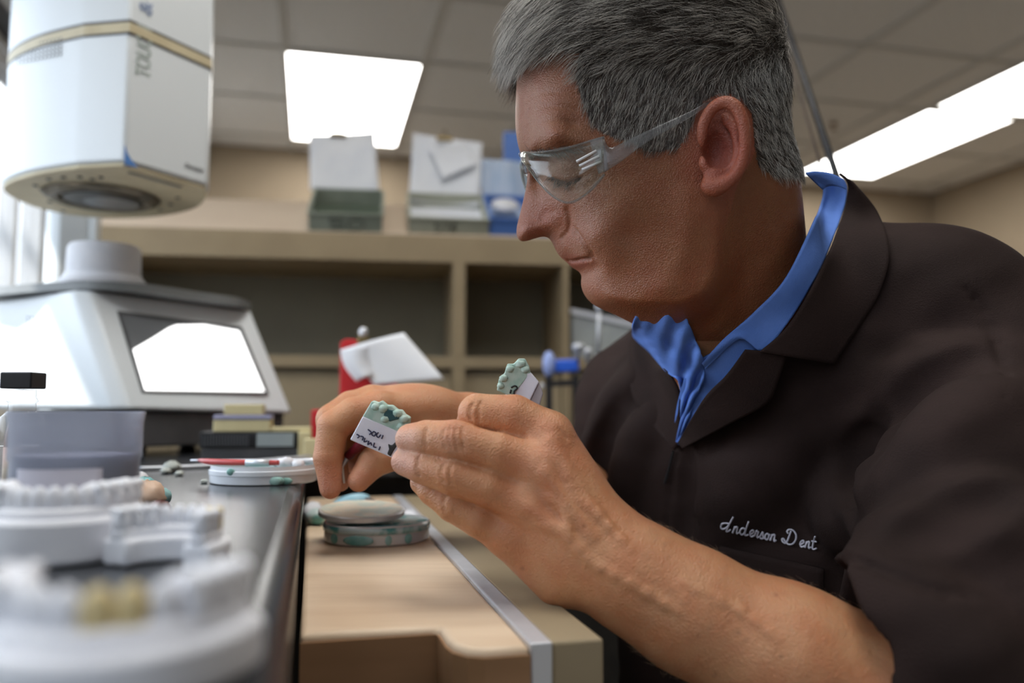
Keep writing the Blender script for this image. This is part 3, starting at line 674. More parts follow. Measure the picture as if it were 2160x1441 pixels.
# ---------------- plaster casts (foreground)
m_pl = mat('white_dental_plaster', (.90, .91, .95), .75, col2=(.85, .86, .91), nscale=40, bump=.15, bscale=150)
m_crown = mat('ivory_crown', (.78, .66, .38), .35, col2=(.72, .58, .30))
def cast(loc, yaw, sc_, base, tooth_h, crown, label, grp='white plaster dental casts in the foreground', arch=(0, 1), nt=12):
    loc = np.array(loc); u = np.array([math.cos(yaw), math.sin(yaw), 0]); v = np.array([-math.sin(yaw), math.cos(yaw), 0])
    t = thing('dental_cast', label, 'dental cast', loc, grp)
    def Q(x, y, z): return loc+u*x*sc_+v*y*sc_+EZ*(z+.0005)
    # horseshoe base: outer and inner arc (units: m), opening towards +v
    def arcp(rx, ry, a): return rx*math.cos(a), -ry*math.sin(a)
    n = 30; a0_, a1_ = math.pi*arch[0], math.pi*arch[1]
    outer = [arcp(.034, .040, a0_+(a1_-a0_)*i/n) for i in range(n+1)]
    inner = [arcp(.017, .022, a1_-(a1_-a0_)*i/n) for i in range(n+1)]
    MB().prism([Q(x, y, 0) for x, y in outer+inner], EZ*base).go('base', m_pl, t, bevel=.0025, seg=2, autos=50)
    outer = [arcp(.0305, .0365, a0_+(a1_-a0_)*i/n) for i in range(n+1)]
    inner = [arcp(.0205, .0255, a1_-(a1_-a0_)*i/n) for i in range(n+1)]
    MB().prism([Q(x, y, base-.001) for x, y in outer+inner], EZ*.005).go('gum_ridge', m_pl, t, bevel=.003, seg=3, autos=60)
    for i in range(nt):
        f = (i+.5)/nt; a = a0_+(a1_-a0_)*f; x, y = arcp(.0255, .031, a)
        molar = abs(f-.5) > .22
        tx = np.array([-math.sin(a), -math.cos(a)]); tx /= np.linalg.norm(tx); tu = u*tx[0]+v*tx[1]; tv = np.cross(EZ, tu)
        w_ = (.0048 if molar else .0038)*sc_; dth = (.0052 if molar else .003)*sc_
        c = Q(x, y, base+.0035)
        b = MB().ell(c+EZ*tooth_h*.35, (w_, dth, tooth_h*.62), 14, 9, ax=(tu, tv, EZ))
        if molar:
            for sx in (-1, 1):
                for sy in (-1, 1): b.ell(c+tu*sx*w_*.45+tv*sy*dth*.5+EZ*tooth_h*.78, (w_*.5, dth*.5, tooth_h*.26), 10, 7, ax=(tu, tv, EZ))
        b.go('crown' if i in crown else 'tooth', m_crown if i in crown else m_pl, t, smooth=True)
    return t
def onb(px, d): p = P(px, 1000, d); return np.array([p[0], p[1], BZ])
cast(onb(285, .214), math.radians(6), 1.0, .0125, .010, (4, 5), 'nearest white plaster cast with one ivory crown, at the bottom edge')
cast(onb(330, .335), math.radians(160), .80, .011, .009, (9,), 'small plaster cast with an ivory crown on its right side, behind the nearest cast')
cast(onb(150, .375), math.radians(12), 1.02, .019, .010, (), 'taller plaster cast at the left edge in front of the jar', nt=14)

# ---------------- on the wooden board
tc_ = onz(795, 1138, WZ); td = tc_[1]; tr = 109/FPX*td
m_tin = mat('tin_metal', (.74, .71, .69), .3, metal=.25, col2=(.64, .64, .63), nscale=30)
t = thing('wax_tin', 'round metal tin with green wax stains on the wooden board', 'tin', tc_)
MB().lathe(tc_, [(tr*.95, .0003), (tr*.985, .002), (tr*.985, .010), (tr, .0105), (tr, .0165), (tr*.985, .0175), (tr*.96, .0175), (tr*.95, .008), (0, .008)], 72).go('tin_body', m_tin, t, autos=35)
MB().lathe(tc_+EZ*.0108, [(tr*1.004, 0), (tr*1.006, .003), (tr*1.004, .0055)], 72).go('stained_rim', m_greenw, t, smooth=True)
MB().lathe(tc_+EZ*.0085, [(tr*.93, 0), (tr*.93, .006), (0, .007)], 40, wob=lambda a, k: 1-.03*abs(math.sin(a*7))).go('green_wax', m_green, t, smooth=True)
b = MB()
for an, hw in ((-1.75, .014), (-1.2, .003), (-2.3, .005), (-.8, .004)):
    b.ell(tc_+np.array([math.cos(an), math.sin(an), 0])*tr*.99+EZ*.006, (hw, .0012, .0045), 12, 7, ax=(np.array([-math.sin(an), math.cos(an), 0]), np.array([math.cos(an), math.sin(an), 0]), EZ))
b.go('wax_drip', m_green, t, smooth=True)
m_tanlid = mat('speckled_tan_lid', (.76, .66, .51), .5, col2=(.56, .60, .50), nscale=70, lo=.45, hi=.6)
tilt = np.array([.03, -.09, 1.0]); tilt /= np.linalg.norm(tilt)
lc = tc_+np.array([-.0135, -.004, .0235]); lr = 91/FPX*td*.97
t = thing('tin_lid', 'loose tin lid with speckled tan top propped on the wax tin', 'lid', lc)
MB().lathe(lc, [(lr*.98, 0), (lr, .0006), (lr, .004), (lr*.985, .0048), (lr*.93, .0048)], 64, ax=tilt).go('lid_rim', m_tin, t, autos=35)
MB().lathe(lc+tilt*.0044, [(lr*.94, 0), (lr*.93, .001), (0, .0012)], 64, ax=tilt).go('lid_top', m_tanlid, t, autos=35)
MB().ell(tc_+np.array([-.004, .012, .0185]), (.012, .010, .0045), 14, 8, amp=.2, seed=3).go('wax_chunk', m_green, smooth=True); tag(C.objects[-1], 'dark green wax chunk under the propped lid', 'wax')
# swab, blue tipped piece, wire
def wz(px, py): return onz(px, py, WZ)
s1 = wz(662, 1108)
t = thing('cotton_roll', 'white cotton roll with a green stained end at the left of the tin', 'cotton roll', s1)
MB().ell(s1+np.array([-.004, .012, .0115]), (.010, .018, .011), 16, 10, amp=.12, seed=2).go('cotton', m_cer, t, smooth=True)
MB().ell(s1+np.array([.004, -.002, .009]), (.0125, .010, .0085), 16, 10, amp=.12, seed=5).go('stained_end', m_greenw, t, smooth=True)
s2 = tc_+np.array([.0, .075, 0])
t = thing('blue_tip', 'pale blue wax pellet lying behind the propped lid', 'wax pellet', s2)
q0 = P(716, 1066, s2[1]+.03); q1 = P(762, 1056, s2[1]+.03)
MB().ell((q0+q1)/2, (.022, .009, .009), 18, 10, ax=((q1-q0)/np.linalg.norm(q1-q0), np.array([0, 1., 0]), EZ)).go('pellet', mat('pale_blue_wax', (.22, .48, .60), .4, col2=(.45, .66, .74), nscale=30), t, smooth=True)
zz2 = (q0+q1)[2]/2-.009
MB().rbox(*[ab(s2)[0]-.035, ab(s2)[0]+.03, ab(s2)[1]-.01, ab(s2)[1]+.05], WZ+.0005, max(zz2, WZ+.004)).go('plaster_slab', m_cer, bevel=.002); tag(C.objects[-1], 'flat white plaster slab on the board behind the tin', 'plaster')
w0 = P(775, 1060, s2[1]+.01)
tag(MB().tube(spline([P(772, 1052, s2[1]+.02), P(785, 1054, s2[1]), P(800, 1062, s2[1]-.02), P(816, 1072, s2[1]-.035)], 6), .0011).go('bent_wire', mat('dark_wire', (.10, .05, .04), .4, col2=(.14, .07, .05))), 'short dark bent wire behind the tin lid', 'wire')
# ---------------- ceiling sprinkler and hanging cables
c = onz(1757, 262, CEIL)
t = thing('sprinkler_head', 'small brown sprinkler head on the ceiling right of the cables', 'sprinkler', c-EZ*.03)
MB().lathe(c-EZ*.03, [(.0, 0), (.02, .001), (.02, .004), (.006, .006), (.006, .026), (.022, .028), (.022, .030)], 20).go('sprinkler_body', mat('bronze', (.22, .13, .07), .4, metal=.6, col2=(.18, .1, .06)), t, autos=40)
# ================================================================== implicit-surface modelling (used for the person)
UPc = np.array([0, -math.sin(PITCH), math.cos(PITCH)]); FWc = np.array([0, math.cos(PITCH), math.sin(PITCH)])
def K(px, py, d): return np.array([(px-1080)/FPX*d, -(py-720.5)/FPX*d, d])
def toworld(V): V = np.asarray(V); return CAM + V[:, :1]*np.array([1., 0, 0]) + V[:, 1:2]*UPc + V[:, 2:3]*FWc
def topix(V): V = np.asarray(V); return 1080+V[:, 0]/V[:, 2]*FPX, 720.5-V[:, 1]/V[:, 2]*FPX
def _cap(a, b, r1, r2):
    ba = b-a; L = float(ba@ba)+1e-12
    def f(p):
        pa = p-a; t = np.clip(pa@ba/L, 0, 1)
        return np.linalg.norm(pa-t[:, None]*ba, axis=1)-(r1+(r2-r1)*t)
    return f, (a+b)/2, math.sqrt(L)/2+max(r1, r2)
def _ell(c, r, A):
    r = np.array(r, float); A = np.array(A, float)
    def f(p):
        q = (p-c)@A.T; k0 = np.linalg.norm(q/r, axis=1); k1 = np.linalg.norm(q/(r*r), axis=1)+1e-9
        return k0*(k0-1)/k1
    return f, c, max(r)
class SDF:
    def __init__(s): s.ops = []
    def cap(s, a, b, r1, r2=None, k=.01, op='u'):
        f, c, R_ = _cap(np.array(a, float), np.array(b, float), r1, r1 if r2 is None else r2); s.ops.append((op, k, f, c, R_)); return s
    def chain(s, pts, rs, k=.01, op='u', k0=None):
        for i in range(len(pts)-1): s.cap(pts[i], pts[i+1], rs[i], rs[i+1], k0 if (k0 and i) else k, op)
        return s
    def ell(s, c, r, A=np.eye(3), k=.01, op='u'):
        f, c, R_ = _ell(np.array(c, float), r, A); s.ops.append((op, k, f, c, R_)); return s
    def fn(s, f, c, R_, k=.01, op='u'): s.ops.append((op, k, f, np.array(c, float), R_)); return s
    def ev(s, p, ops=None):
        d = np.full(len(p), .5)
        for op, k, f, c, R_ in (s.ops if ops is None else ops):
            e = f(p)
            if op == 'u':
                h = np.clip(.5+.5*(d-e)/k, 0, 1); d = d*(1-h)+e*h-k*h*(1-h)
            elif op == 's':
                e = -e; h = np.clip(.5-.5*(d-e)/k, 0, 1); d = d*(1-h)+e*h+k*h*(1-h)
            elif op == 'i':
                h = np.clip(.5-.5*(d-e)/k, 0, 1); d = d*(1-h)+e*h+k*h*(1-h)
        return d
    def march(s, px, py, d0=.3, d1=1.4, off=0):
        "depth of the first surface seen through a pixel"
        ds = np.linspace(d0, d1, 441); r = K(px, py, 1.0); v = s.ev(r*ds[:, None])-off
        i = np.argmax(v < 0)
        if v[i] >= 0: return None
        if i == 0: return d0
        t = v[i-1]/(v[i-1]-v[i]); return ds[i-1]+(ds[i]-ds[i-1])*t
    def mesh(s, lo, hi, h, B=20):
        lo = np.array(lo, float); n = np.ceil((np.array(hi)-lo)/(h*B)).astype(int)
        g = np.arange(B+2); base = np.stack(np.meshgrid(g, g, g, indexing='ij'), -1).reshape(-1, 3)
        half = math.sqrt(3)*h*(B+2)/2; VV = []; ID = []; QQ = []
        NY, NZ = int(n[1]*B+2), int(n[2]*B+2)
        for bi in np.ndindex(*n):
            b0 = np.array(bi)*B; c = lo+(b0+B/2+.5)*h
            ops = [o for o in s.ops if o[0] == 'i' or np.linalg.norm(c-o[3]) < o[4]+half+.012]
            if not any(o[0] == 'u' for o in ops): continue
            dc = s.ev(c[None], ops)[0]
            if abs(dc) > half*1.35+.012: continue
            gv = (base+b0); D = s.ev(lo+gv*h, ops).reshape(B+2, B+2, B+2)
            sg = D < 0
            if sg.all() or not sg.any(): continue
            cs = [sg[i:B+1+i, j:B+1+j, k:B+1+k] for i in (0, 1) for j in (0, 1) for k in (0, 1)]
            cnt = sum(x.astype(np.int8) for x in cs); m = (cnt > 0) & (cnt < 8)
            idx = np.argwhere(m)
            if not len(idx): continue
            acc = np.zeros((len(idx), 3)); w_ = np.zeros(len(idx))
            cor = np.array([(i, j, k) for i in (0, 1) for j in (0, 1) for k in (0, 1)])
            val = np.stack([D[idx[:, 0]+a, idx[:, 1]+b, idx[:, 2]+e] for a, b, e in cor], 1)
            for i in range(8):
                for ax in range(3):
                    if cor[i][ax] == 0:
                        j = [q for q in range(8) if tuple(cor[q]) == tuple(cor[i]+np.eye(3, dtype=int)[ax])][0]
                        cr = (val[:, i] < 0) != (val[:, j] < 0)
                        t = np.where(cr, val[:, i]/(val[:, i]-val[:, j]+1e-20), 0)
                        acc += np.where(cr[:, None], cor[i]+t[:, None]*np.eye(3)[ax], 0); w_ += cr
            pos = lo+(idx+b0+acc/w_[:, None])*h
            gi = idx+b0; VV.append(pos); ID.append((gi[:, 0]*NY+gi[:, 1])*NZ+gi[:, 2])
            # faces: for every crossing grid edge with its 4 cells; own the edges with start in [1..B]
            for ax in range(3):
                u, v = [(1, 2), (2, 0), (0, 1)][ax]
                sl0 = [slice(1, B+1)]*3; sl0[ax] = slice(0, B); sl1 = list(sl0); sl1[ax] = slice(1, B+1)
                a_ = sg[tuple(sl0)]; b_ = sg[tuple(sl1)]
                e = np.argwhere(a_ != b_)
                if not len(e): continue
                flip = a_[tuple(e.T)]
                st = np.array([1, 1, 1]); st[ax] = 0; e = e+st+b0
                du = np.zeros(3, int); du[u] = 1; dv = np.zeros(3, int); dv[v] = 1
                q = np.stack([((e-x)[:, 0]*NY+(e-x)[:, 1])*NZ+(e-x)[:, 2] for x in (du+dv, dv, 0*du, du)], 1)
                q[~flip] = q[~flip][:, ::-1]; QQ.append(q)
        V = np.concatenate(VV); I = np.concatenate(ID); Q = np.concatenate(QQ)
        uq, first = np.unique(I, return_index=True); V = V[first]
        F = np.searchsorted(uq, Q); F[F >= len(uq)] = 0
        ok = (uq[F] == Q).all(1); return V, F[ok]
def fastmesh(name, V, F, m, parent, smooth=True):
    "large quad mesh (numpy arrays, camera coordinates) linked under parent"
    W_ = toworld(V)-np.array(parent['_loc']); me = bpy.data.meshes.new(name)
    me.vertices.add(len(W_)); me.vertices.foreach_set('co', W_.astype(np.float32).ravel())
    k = F.shape[1]; me.loops.add(F.size); me.loops.foreach_set('vertex_index', F.astype(np.int32).ravel())
    me.polygons.add(len(F)); me.polygons.foreach_set('loop_start', np.arange(0, F.size, k, dtype=np.int32))
    me.polygons.foreach_set('use_smooth', np.full(len(F), smooth)); me.update(calc_edges=True); me.validate()
    me.materials.append(m); o = bpy.data.objects.new(name, me); C.objects.link(o); o.parent = parent
    o['_loc'] = parent['_loc']; return o
def vcol(o, name, arr):
    at = o.data.color_attributes.new(name, 'FLOAT_COLOR', 'POINT'); a = np.ones((len(arr), 4), np.float32); a[:, :3] = arr; at.data.foreach_set('color', a.ravel())
def inpoly(x, y, poly):
    c = np.zeros(len(x), bool); n = len(poly)
    for i in range(n):
        (x0, y0), (x1, y1) = poly[i], poly[(i+1) % n]
        if y0 == y1: continue
        c ^= ((y0 > y) != (y1 > y)) & (x < (x1-x0)*(y-y0)/(y1-y0)+x0)
    return c
def sstep(a, b, x): t = np.clip((x-a)/(b-a), 0, 1); return t*t*(3-2*t)
def segdist(x, y, pts):
    d = np.full(x.shape, 1e9)
    for (ax, ay), (bx, by) in zip(pts[:-1], pts[1:]):
        L = (bx-ax)**2+(by-ay)**2+1e-12; t = np.clip(((x-ax)*(bx-ax)+(y-ay)*(by-ay))/L, 0, 1)
        d = np.minimum(d, np.hypot(x-ax-t*(bx-ax), y-ay-t*(by-ay)))
    return d

# ---------------- head: half-width map over the profile, then grown into a volume
D0 = .64
def mid(px, py): return np.array([(px-1080)/FPX*D0, -(py-720.5)/FPX*D0])
def vis(px, py, w_): k = (D0-w_)/FPX; return np.array([(px-1080)*k, -(py-720.5)*k])
OUT = [(1110, 60), (1098, 110), (1091, 160), (1088, 210), (1087, 255), (1090, 290), (1096, 315), (1105, 338), (1112, 362), (1110, 392), (1103, 425), (1095, 458), (1090, 480),
       (1090, 497), (1098, 508), (1112, 508), (1128, 503), (1146, 499), (1158, 502), (1166, 514), (1174, 530), (1182, 541), (1190, 548), (1196, 553), (1203, 560), (1214, 567), (1224, 574),
       (1227, 584), (1226, 597), (1229, 612), (1238, 628), (1252, 641), (1272, 650), (1300, 657), (1350, 666), (1420, 672), (1490, 640), (1550, 540), (1590, 450),
       (1615, 370), (1634, 320), (1645, 250), (1643, 180), (1622, 90), (1580, 15), (1520, -40), (1440, -80), (1350, -90), (1260, -75), (1190, -35), (1140, 10)]
outl = np.array(spline([mid(*p) for p in OUT], 5, closed=True))
gx = np.arange(outl[:, 0].min()-.02, outl[:, 0].max()+.02, .0006); gy = np.arange(outl[:, 1].min()-.02, outl[:, 1].max()+.02, .0006)
GX, GY = np.meshgrid(gx, gy, indexing='ij'); fxx, fyy = GX.ravel(), GY.ravel()
dist = segdist(fxx, fyy, np.vstack([outl, outl[:1]])); dist = np.where(inpoly(fxx, fyy, outl), dist, -dist)
CT = [(1400, 100, 76, 80), (1550, 150, 75, 70), (1300, 50, 72, 75), (1480, -60, 66, 60), (1250, -20, 64, 60), (1620, 150, 70, 60),
      (1200, 180, 65, 45), (1130, 180, 58, 38), (1120, 270, 56, 30), (1200, 260, 63, 35), (1320, 230, 70, 50), (1420, 270, 73, 60), (1600, 280, 73, 60), (1560, 400, 64, 55),
      (1120, 312, 42, 16), (1150, 312, 52, 18), (1220, 300, 63, 20), (1270, 320, 66, 25),
      (1122, 345, 10, 8), (1140, 350, 15, 8), (1160, 358, 29, 8), (1185, 362, 39, 8), (1215, 362, 47, 8), (1245, 360, 56, 8), (1290, 355, 65, 15),
      (1118, 400, 8, 7), (1135, 405, 12, 7), (1112, 450, 9, 8), (1135, 450, 14, 8), (1108, 488, 11, 9), (1130, 488, 14, 8), (1150, 485, 16, 8), (1178, 482, 18, 8),
      (1155, 410, 22, 8), (1180, 430, 31, 8), (1198, 462, 31, 8), (1205, 490, 32, 8), (1215, 400, 47, 8),
      (1230, 430, 50, 10), (1265, 430, 58, 12), (1320, 420, 66, 20), (1400, 400, 70, 20), (1250, 500, 54, 8), (1320, 500, 60, 12), (1400, 480, 66, 15), (1480, 450, 70, 30),
      (1190, 518, 21, 6), (1218, 520, 35, 6), (1205, 548, 18, 5), (1225, 548, 30, 6), (1248, 547, 39, 7), (1275, 550, 48, 8),
      (1240, 575, 25, 8), (1258, 580, 33, 8), (1250, 620, 25, 9), (1290, 615, 40, 8), (1300, 580, 47, 9), (1360, 610, 55, 9), (1420, 610, 60, 12), (1480, 560, 63, 20), (1540, 500, 62, 40)]
cp = np.array([vis(x, y, w_/1000) for x, y, w_, r in CT]); cv = np.array([(w_/1000, r/1000) for x, y, w_, r in CT])
def tps(r2): return r2*np.log(r2+1e-12)*.5
n_ = len(cp); Kk = tps(((cp[:, None]-cp[None])**2).sum(-1)*1e4)+np.eye(n_)*.06; Pm = np.hstack([np.ones((n_, 1)), cp*100])
Am = np.block([[Kk, Pm], [Pm.T, np.zeros((3, 3))]]); co = np.linalg.solve(Am, np.vstack([cv, np.zeros((3, 2))]))
def tpse(q):
    o = np.zeros((len(q), 2))
    for i in range(0, len(q), 40000):
        s_ = q[i:i+40000]; o[i:i+40000] = tps(((s_[:, None]-cp[None])**2).sum(-1)*1e4)@co[:n_]+np.hstack([np.ones((len(s_), 1)), s_*100])@co[n_:]
    return o
ev_ = tpse(np.stack([fxx, fyy], 1)); Wc = np.clip(ev_[:, 0], .004, .085); Rr = np.clip(ev_[:, 1], .004, .08)
def bil(T, x, y):
    i = np.clip((x-gx[0])/.0006, 0, len(gx)-1.001); j = np.clip((y-gy[0])/.0006, 0, len(gy)-1.001); a = i.astype(int); b = j.astype(int); u = i-a; v = j-b
    return T[a, b]*(1-u)*(1-v)+T[a+1, b]*u*(1-v)+T[a, b+1]*(1-u)*v+T[a+1, b+1]*u*v
Wt = Wc.reshape(GX.shape)
def vp(px, py):
    w_ = .05
    for _ in range(12): q = vis(px, py, w_); w_ = .5*w_+.5*float(bil(Wt, q[:1], q[1:])[0])
    return vis(px, py, w_)
def line(pts, amp, sig):
    "raise (or sink, amp<0) the face along a visible polyline; amp, sig in mm"
    global Wc
    q = [vp(*p) for p in pts]; q = spline(q, 6) if len(q) > 2 else q
    d = segdist(fxx, fyy, [tuple(a) for a in q]); Wc = Wc+amp/1000*np.exp(-(d/(sig/1000))**2/2)
def bump(px, py, amp, sx, sy=None, ang=0):
    global Wc
    q = vp(px, py); sy = sy or sx; c, s_ = math.cos(math.radians(ang)), math.sin(math.radians(ang))
    dx = (fxx-q[0])*1000; dy = (fyy-q[1])*1000; a = (dx*c+dy*s_)/sx; b = (-dx*s_+dy*c)/sy; Wc = Wc+amp/1000*np.exp(-(a*a+b*b)/2)
# nose wing, tip
bump(1172, 474, 4.0, 6, 5.5); bump(1108, 488, 1.5, 5); line([(1198, 440), (1204, 462), (1200, 486), (1188, 500)], -3.8, 1.4)
line([(1145, 460), (1152, 448), (1168, 446)], -1.0, 1.6)
# mouth
line([(1188, 549), (1206, 552), (1224, 547), (1243, 545)], -3.4, .9); line([(1182, 538), (1205, 541), (1232, 538)], .5, 2.2); line([(1203, 561), (1220, 562), (1236, 556)], 1.2, 2.4)
line([(1228, 578), (1244, 572), (1256, 562)], -1.8, 2.6); bump(1246, 547, -.8, 2.2); bump(1256, 606, 3.0, 9, 8)
# folds of the cheek
line([(1208, 476), (1230, 508), (1252, 540), (1262, 568)], -.9, 2.2); line([(1254, 556), (1268, 590), (1272, 612)], -.8, 2.6)
line([(1300, 600), (1330, 560), (1340, 500)], -1.4, 9); bump(1290, 425, 2.6, 15, 10, -15); line([(1440, 420), (1445, 520), (1400, 600)], 1.6, 6)
line([(1290, 632), (1350, 628), (1430, 610)], 1.5, 6)
# eye: brow, socket, lids
line([(1118, 318), (1160, 306), (1215, 300), (1262, 312)], 3.0, 4.5); bump(1165, 333, -4.0, 7, 4); bump(1150, 345, -4, 4.5, 7)
bump(1192, 362, 6.0, 9, 7.5); line([(1160, 352), (1185, 338), (1222, 348)], -1.8, 1.6); line([(1160, 372), (1178, 383), (1202, 385), (1228, 375)], -2.2, 1.2); line([(1165, 368), (1185, 378), (1210, 378)], 1.0, 1.6)
line([(1158, 392), (1185, 402), (1222, 396)], -1.6, 2.4); bump(1200, 395, 1.2, 8, 4)
for a in ((1240, 372, 1272, 362), (1242, 382, 1275, 384), (1238, 392, 1268, 402)): line([a[:2], a[2:]], -.8, .8)
# forehead wrinkles and temple
for y in (196, 226, 256): line([(1100, y), (1140, y-8), (1185, y-3), (1215, y+5)], -1.1, 1.4)
line([(1106, 318), (1112, 304)], -1.2, 1.5); bump(1290, 290, -2.5, 12, 14)
s_ = dist/Rr; q_ = np.where(s_ < 0, 2*s_, np.where(s_ < 1, 1-(1-np.clip(s_, 0, 1))**2, 1))
Gt = (np.clip(Wc, .003, .09)**2*q_).reshape(GX.shape); Ggx, Ggy = np.gradient(Gt, .0006)
def headf(p):
    X, Y, t = p[:, 0], p[:, 1], p[:, 2]-D0
    g = bil(Gt, X, Y); a = bil(Ggx, X, Y); b = bil(Ggy, X, Y)
    F_ = t*t-g; out = np.maximum(np.maximum(gx[0]+.001-X, X-gx[-1]+.001), np.maximum(gy[0]+.001-Y, Y-gy[-1]+.001))
    d = F_/(np.sqrt(4*t*t+a*a+b*b)+1e-5); d = np.clip(d, -.03, .06); return np.where(out > 0, np.maximum(d, out), d)
hc_ = np.array([(gx[0]+gx[-1])/2, (gy[0]+gy[-1])/2, D0])
# ================================================================== the person
man = thing('person', 'grey-haired person in a brown lab coat and blue shirt, looking down at two small casts', 'person', toworld(K(1700, 1400, .75)[None])[0])
man.location = man.location
_S = math.sqrt(2)/2
BD = SDF()
BD.fn(headf, hc_, .19, .004)
# neck
BD.cap(K(1535, 400, .645), K(1575, 725, .70), .054, .055, .022); BD.cap(K(1420, 600, .64), K(1540, 740, .685), .036, .040, .03)
BD.cap(K(1500, 440, .60), K(1475, 720, .655), .010, .008, .02)
# ear (left)
ec = K(1527, 305, .566)
def ear(BD, Z):
    def Q(px, py, d): px = 1525+(px-1525)*.93; py = 303+(py-303)*.95; p = K(px, py, d); return p if Z > 0 else np.array([p[0]/p[2]*(2*D0-.02-p[2])*(p[2]/(2*D0-.02-p[2])), p[1], 2*D0-p[2]])
    BD.ell(Q(1530, 305, .572), (.015, .027, .008), A=np.array([[1, .0, -.35], [0, 1, 0], [.35, 0, 1]])/1.0, k=.006)
    BD.ell(Q(1520, 300, .550), (.0135, .024, .013), k=.003, op='s')
    rim = [Q(*p) for p in ((1490, 318, .562), (1478, 292, .558), (1482, 258, .556), (1500, 226, .553), (1528, 211, .549), (1555, 222, .546), (1571, 258, .545), (1575, 300, .547), (1570, 338, .550), (1556, 368, .553), (1532, 390, .555), (1506, 402, .557), (1490, 396, .559))]
    rim = spline(rim, 3); rs = np.interp(np.linspace(0, 1, len(rim)), [0, .15, .4, .6, .8, .92, 1], [.0020, .0030, .0033, .0030, .0033, .0048, .0042])
    BD.chain(rim, rs, .003)
    anti = spline([Q(*p) for p in ((1530, 245, .560), (1552, 275, .556), (1556, 315, .557), (1545, 345, .558), (1520, 362, .559), (1496, 372, .560))], 3)
    BD.chain(anti, [.0034]*len(anti), .003)
    BD.ell(Q(1484, 345, .560), (.0042, .0062, .005), k=.004); BD.ell(Q(1512, 322, .558), (.008, .010, .010), k=.003, op='s')
    BD.ell(Q(1512, 318, .561), (.0095, .0155, .0125), k=.003, op='s'); BD.ell(Q(1508, 386, .560), (.0068, .0085, .0048), k=.005)
ear(BD, 1); ear(BD, -1)
BD.ell(K(1150, 500, .625), (.0045, .0028, .004), k=.002, op='s'); BD.ell(np.array([*K(1150, 500, .64)[:2], .655]), (.0045, .0028, .004), k=.002, op='s')
# torso core and arms (inside the coat)
BD.cap(K(1600, 760, .735), K(1640, 900, .83), .055, .06, .03); BD.cap(K(1640, 900, .83), K(1640, 1300, .86), .06, .09, .03); BD.cap(K(1650, 900, .82), K(1980, 720, .69), .045, .040, .03); BD.cap(K(1600, 900, .83), K(1340, 870, .91), .045, .04, .03)
BD.cap(K(1980, 720, .69), K(2150, 1560, .47), .042, .043, .02)
BD.chain([K(2150, 1560, .47), K(1900, 1500, .475), K(1660, 1392, .485), K(1450, 1283, .50), K(1320, 1205, .508), K(1235, 1160, .513)], [.044, .045, .040, .0335, .0295, .0265], .02)
BD.cap(K(1340, 850, .90), K(1300, 1120, .86), .040, .038, .02); BD.chain([K(1300, 1120, .86), K(1150, 990, .80), K(1010, 905, .755)], [.040, .036, .027], .02)
# near hand: back of the hand, then fingers
wr = K(1240, 1160, .513)
mcp = [K(1158, 918, .527), K(1135, 985, .514), K(1102, 1058, .513), K(1068, 1130, .519)]
for i, (m_, r_, wof) in enumerate(zip(mcp, (.0150, .0145, .0138, .0130), (K(1262, 1105, .517), K(1250, 1140, .510), K(1225, 1180, .510), K(1180, 1210, .518)))):
    BD.cap(m_, wof, r_, .0195, .014)
BD.ell(K(1165, 1080, .525), (.024, .030, .015), k=.012)
BD.chain([mcp[0], K(1085, 878, .528), K(1008, 872, .532), K(1000, 893, .552), K(1012, 905, .575)], [.0148, .0135, .0125, .0115, .0095], .004, k0=.0016)
BD.chain([mcp[1], K(1050, 955, .511), K(960, 930, .512), K(900, 925, .520), K(866, 926, .527)], [.0142, .0128, .0128, .0112, .0098], .004, k0=.0016)
BD.chain([mcp[2], K(1030, 1027, .509), K(955, 1003, .510), K(892, 985, .518), K(855, 974, .525)], [.0136, .0122, .0120, .0104, .0090], .004, k0=.0016)
BD.chain([mcp[3], K(1010, 1098, .515), K(955, 1066, .518), K(912, 1036, .526), K(890, 1018, .532)], [.0124, .0105, .0102, .0088, .0076], .004, k0=.0016)
BD.chain([K(1200, 1090, .535), K(1110, 1000, .565), K(1000, 955, .582), K(925, 925, .578)], [.018, .015, .0125, .0105], .010, k0=.0025)      # thumb behind
# knuckles, tendons, veins, creases
for m_, r_ in zip(mcp, (.0085, .0085, .008, .0075)): BD.ell(m_+np.array([.002, 0, -.0085]), (r_, r_, r_*.8), k=.010)
for a, b in (((1160, 935), (1262, 1090)), ((1150, 1000), (1250, 1130)), ((1118, 1070), (1222, 1160))):
    da = BD.march(*a); db = BD.march(*b); BD.cap(K(*a, da+.0015), K(*b, db+.0017), .0022, .0016, .007)
for pl in ([(1190, 990), (1215, 1050), (1260, 1085), (1330, 1160)], [(1135, 1105), (1185, 1120), (1240, 1180), (1330, 1230), (1430, 1290)], [(1150, 1040), (1190, 1075), (1200, 1130)], [(1440, 1230), (1560, 1290), (1640, 1350)]):
    q = [K(*p, BD.march(*p)+.0016) for p in pl]; q = spline(q, 3); BD.chain(q, list(.0004+.0009*np.sin(np.linspace(0, math.pi, len(q)))), .005)
def crease(pl, r=.0006, k=.0018, off=0.0):
    q = []
    for p in pl:
        d = BD.march(*p)
        if d: q.append(K(*p, d+off))
    if len(q) > 1: BD.chain(spline(q, 3) if len(q) > 2 else q, [r]*((len(q)-1)*3+1 if len(q) > 2 else 2), k, 's')
BD.cap(K(1014, 903, .512), K(1105, 922, .514), .0032, .0008, .003, 's')
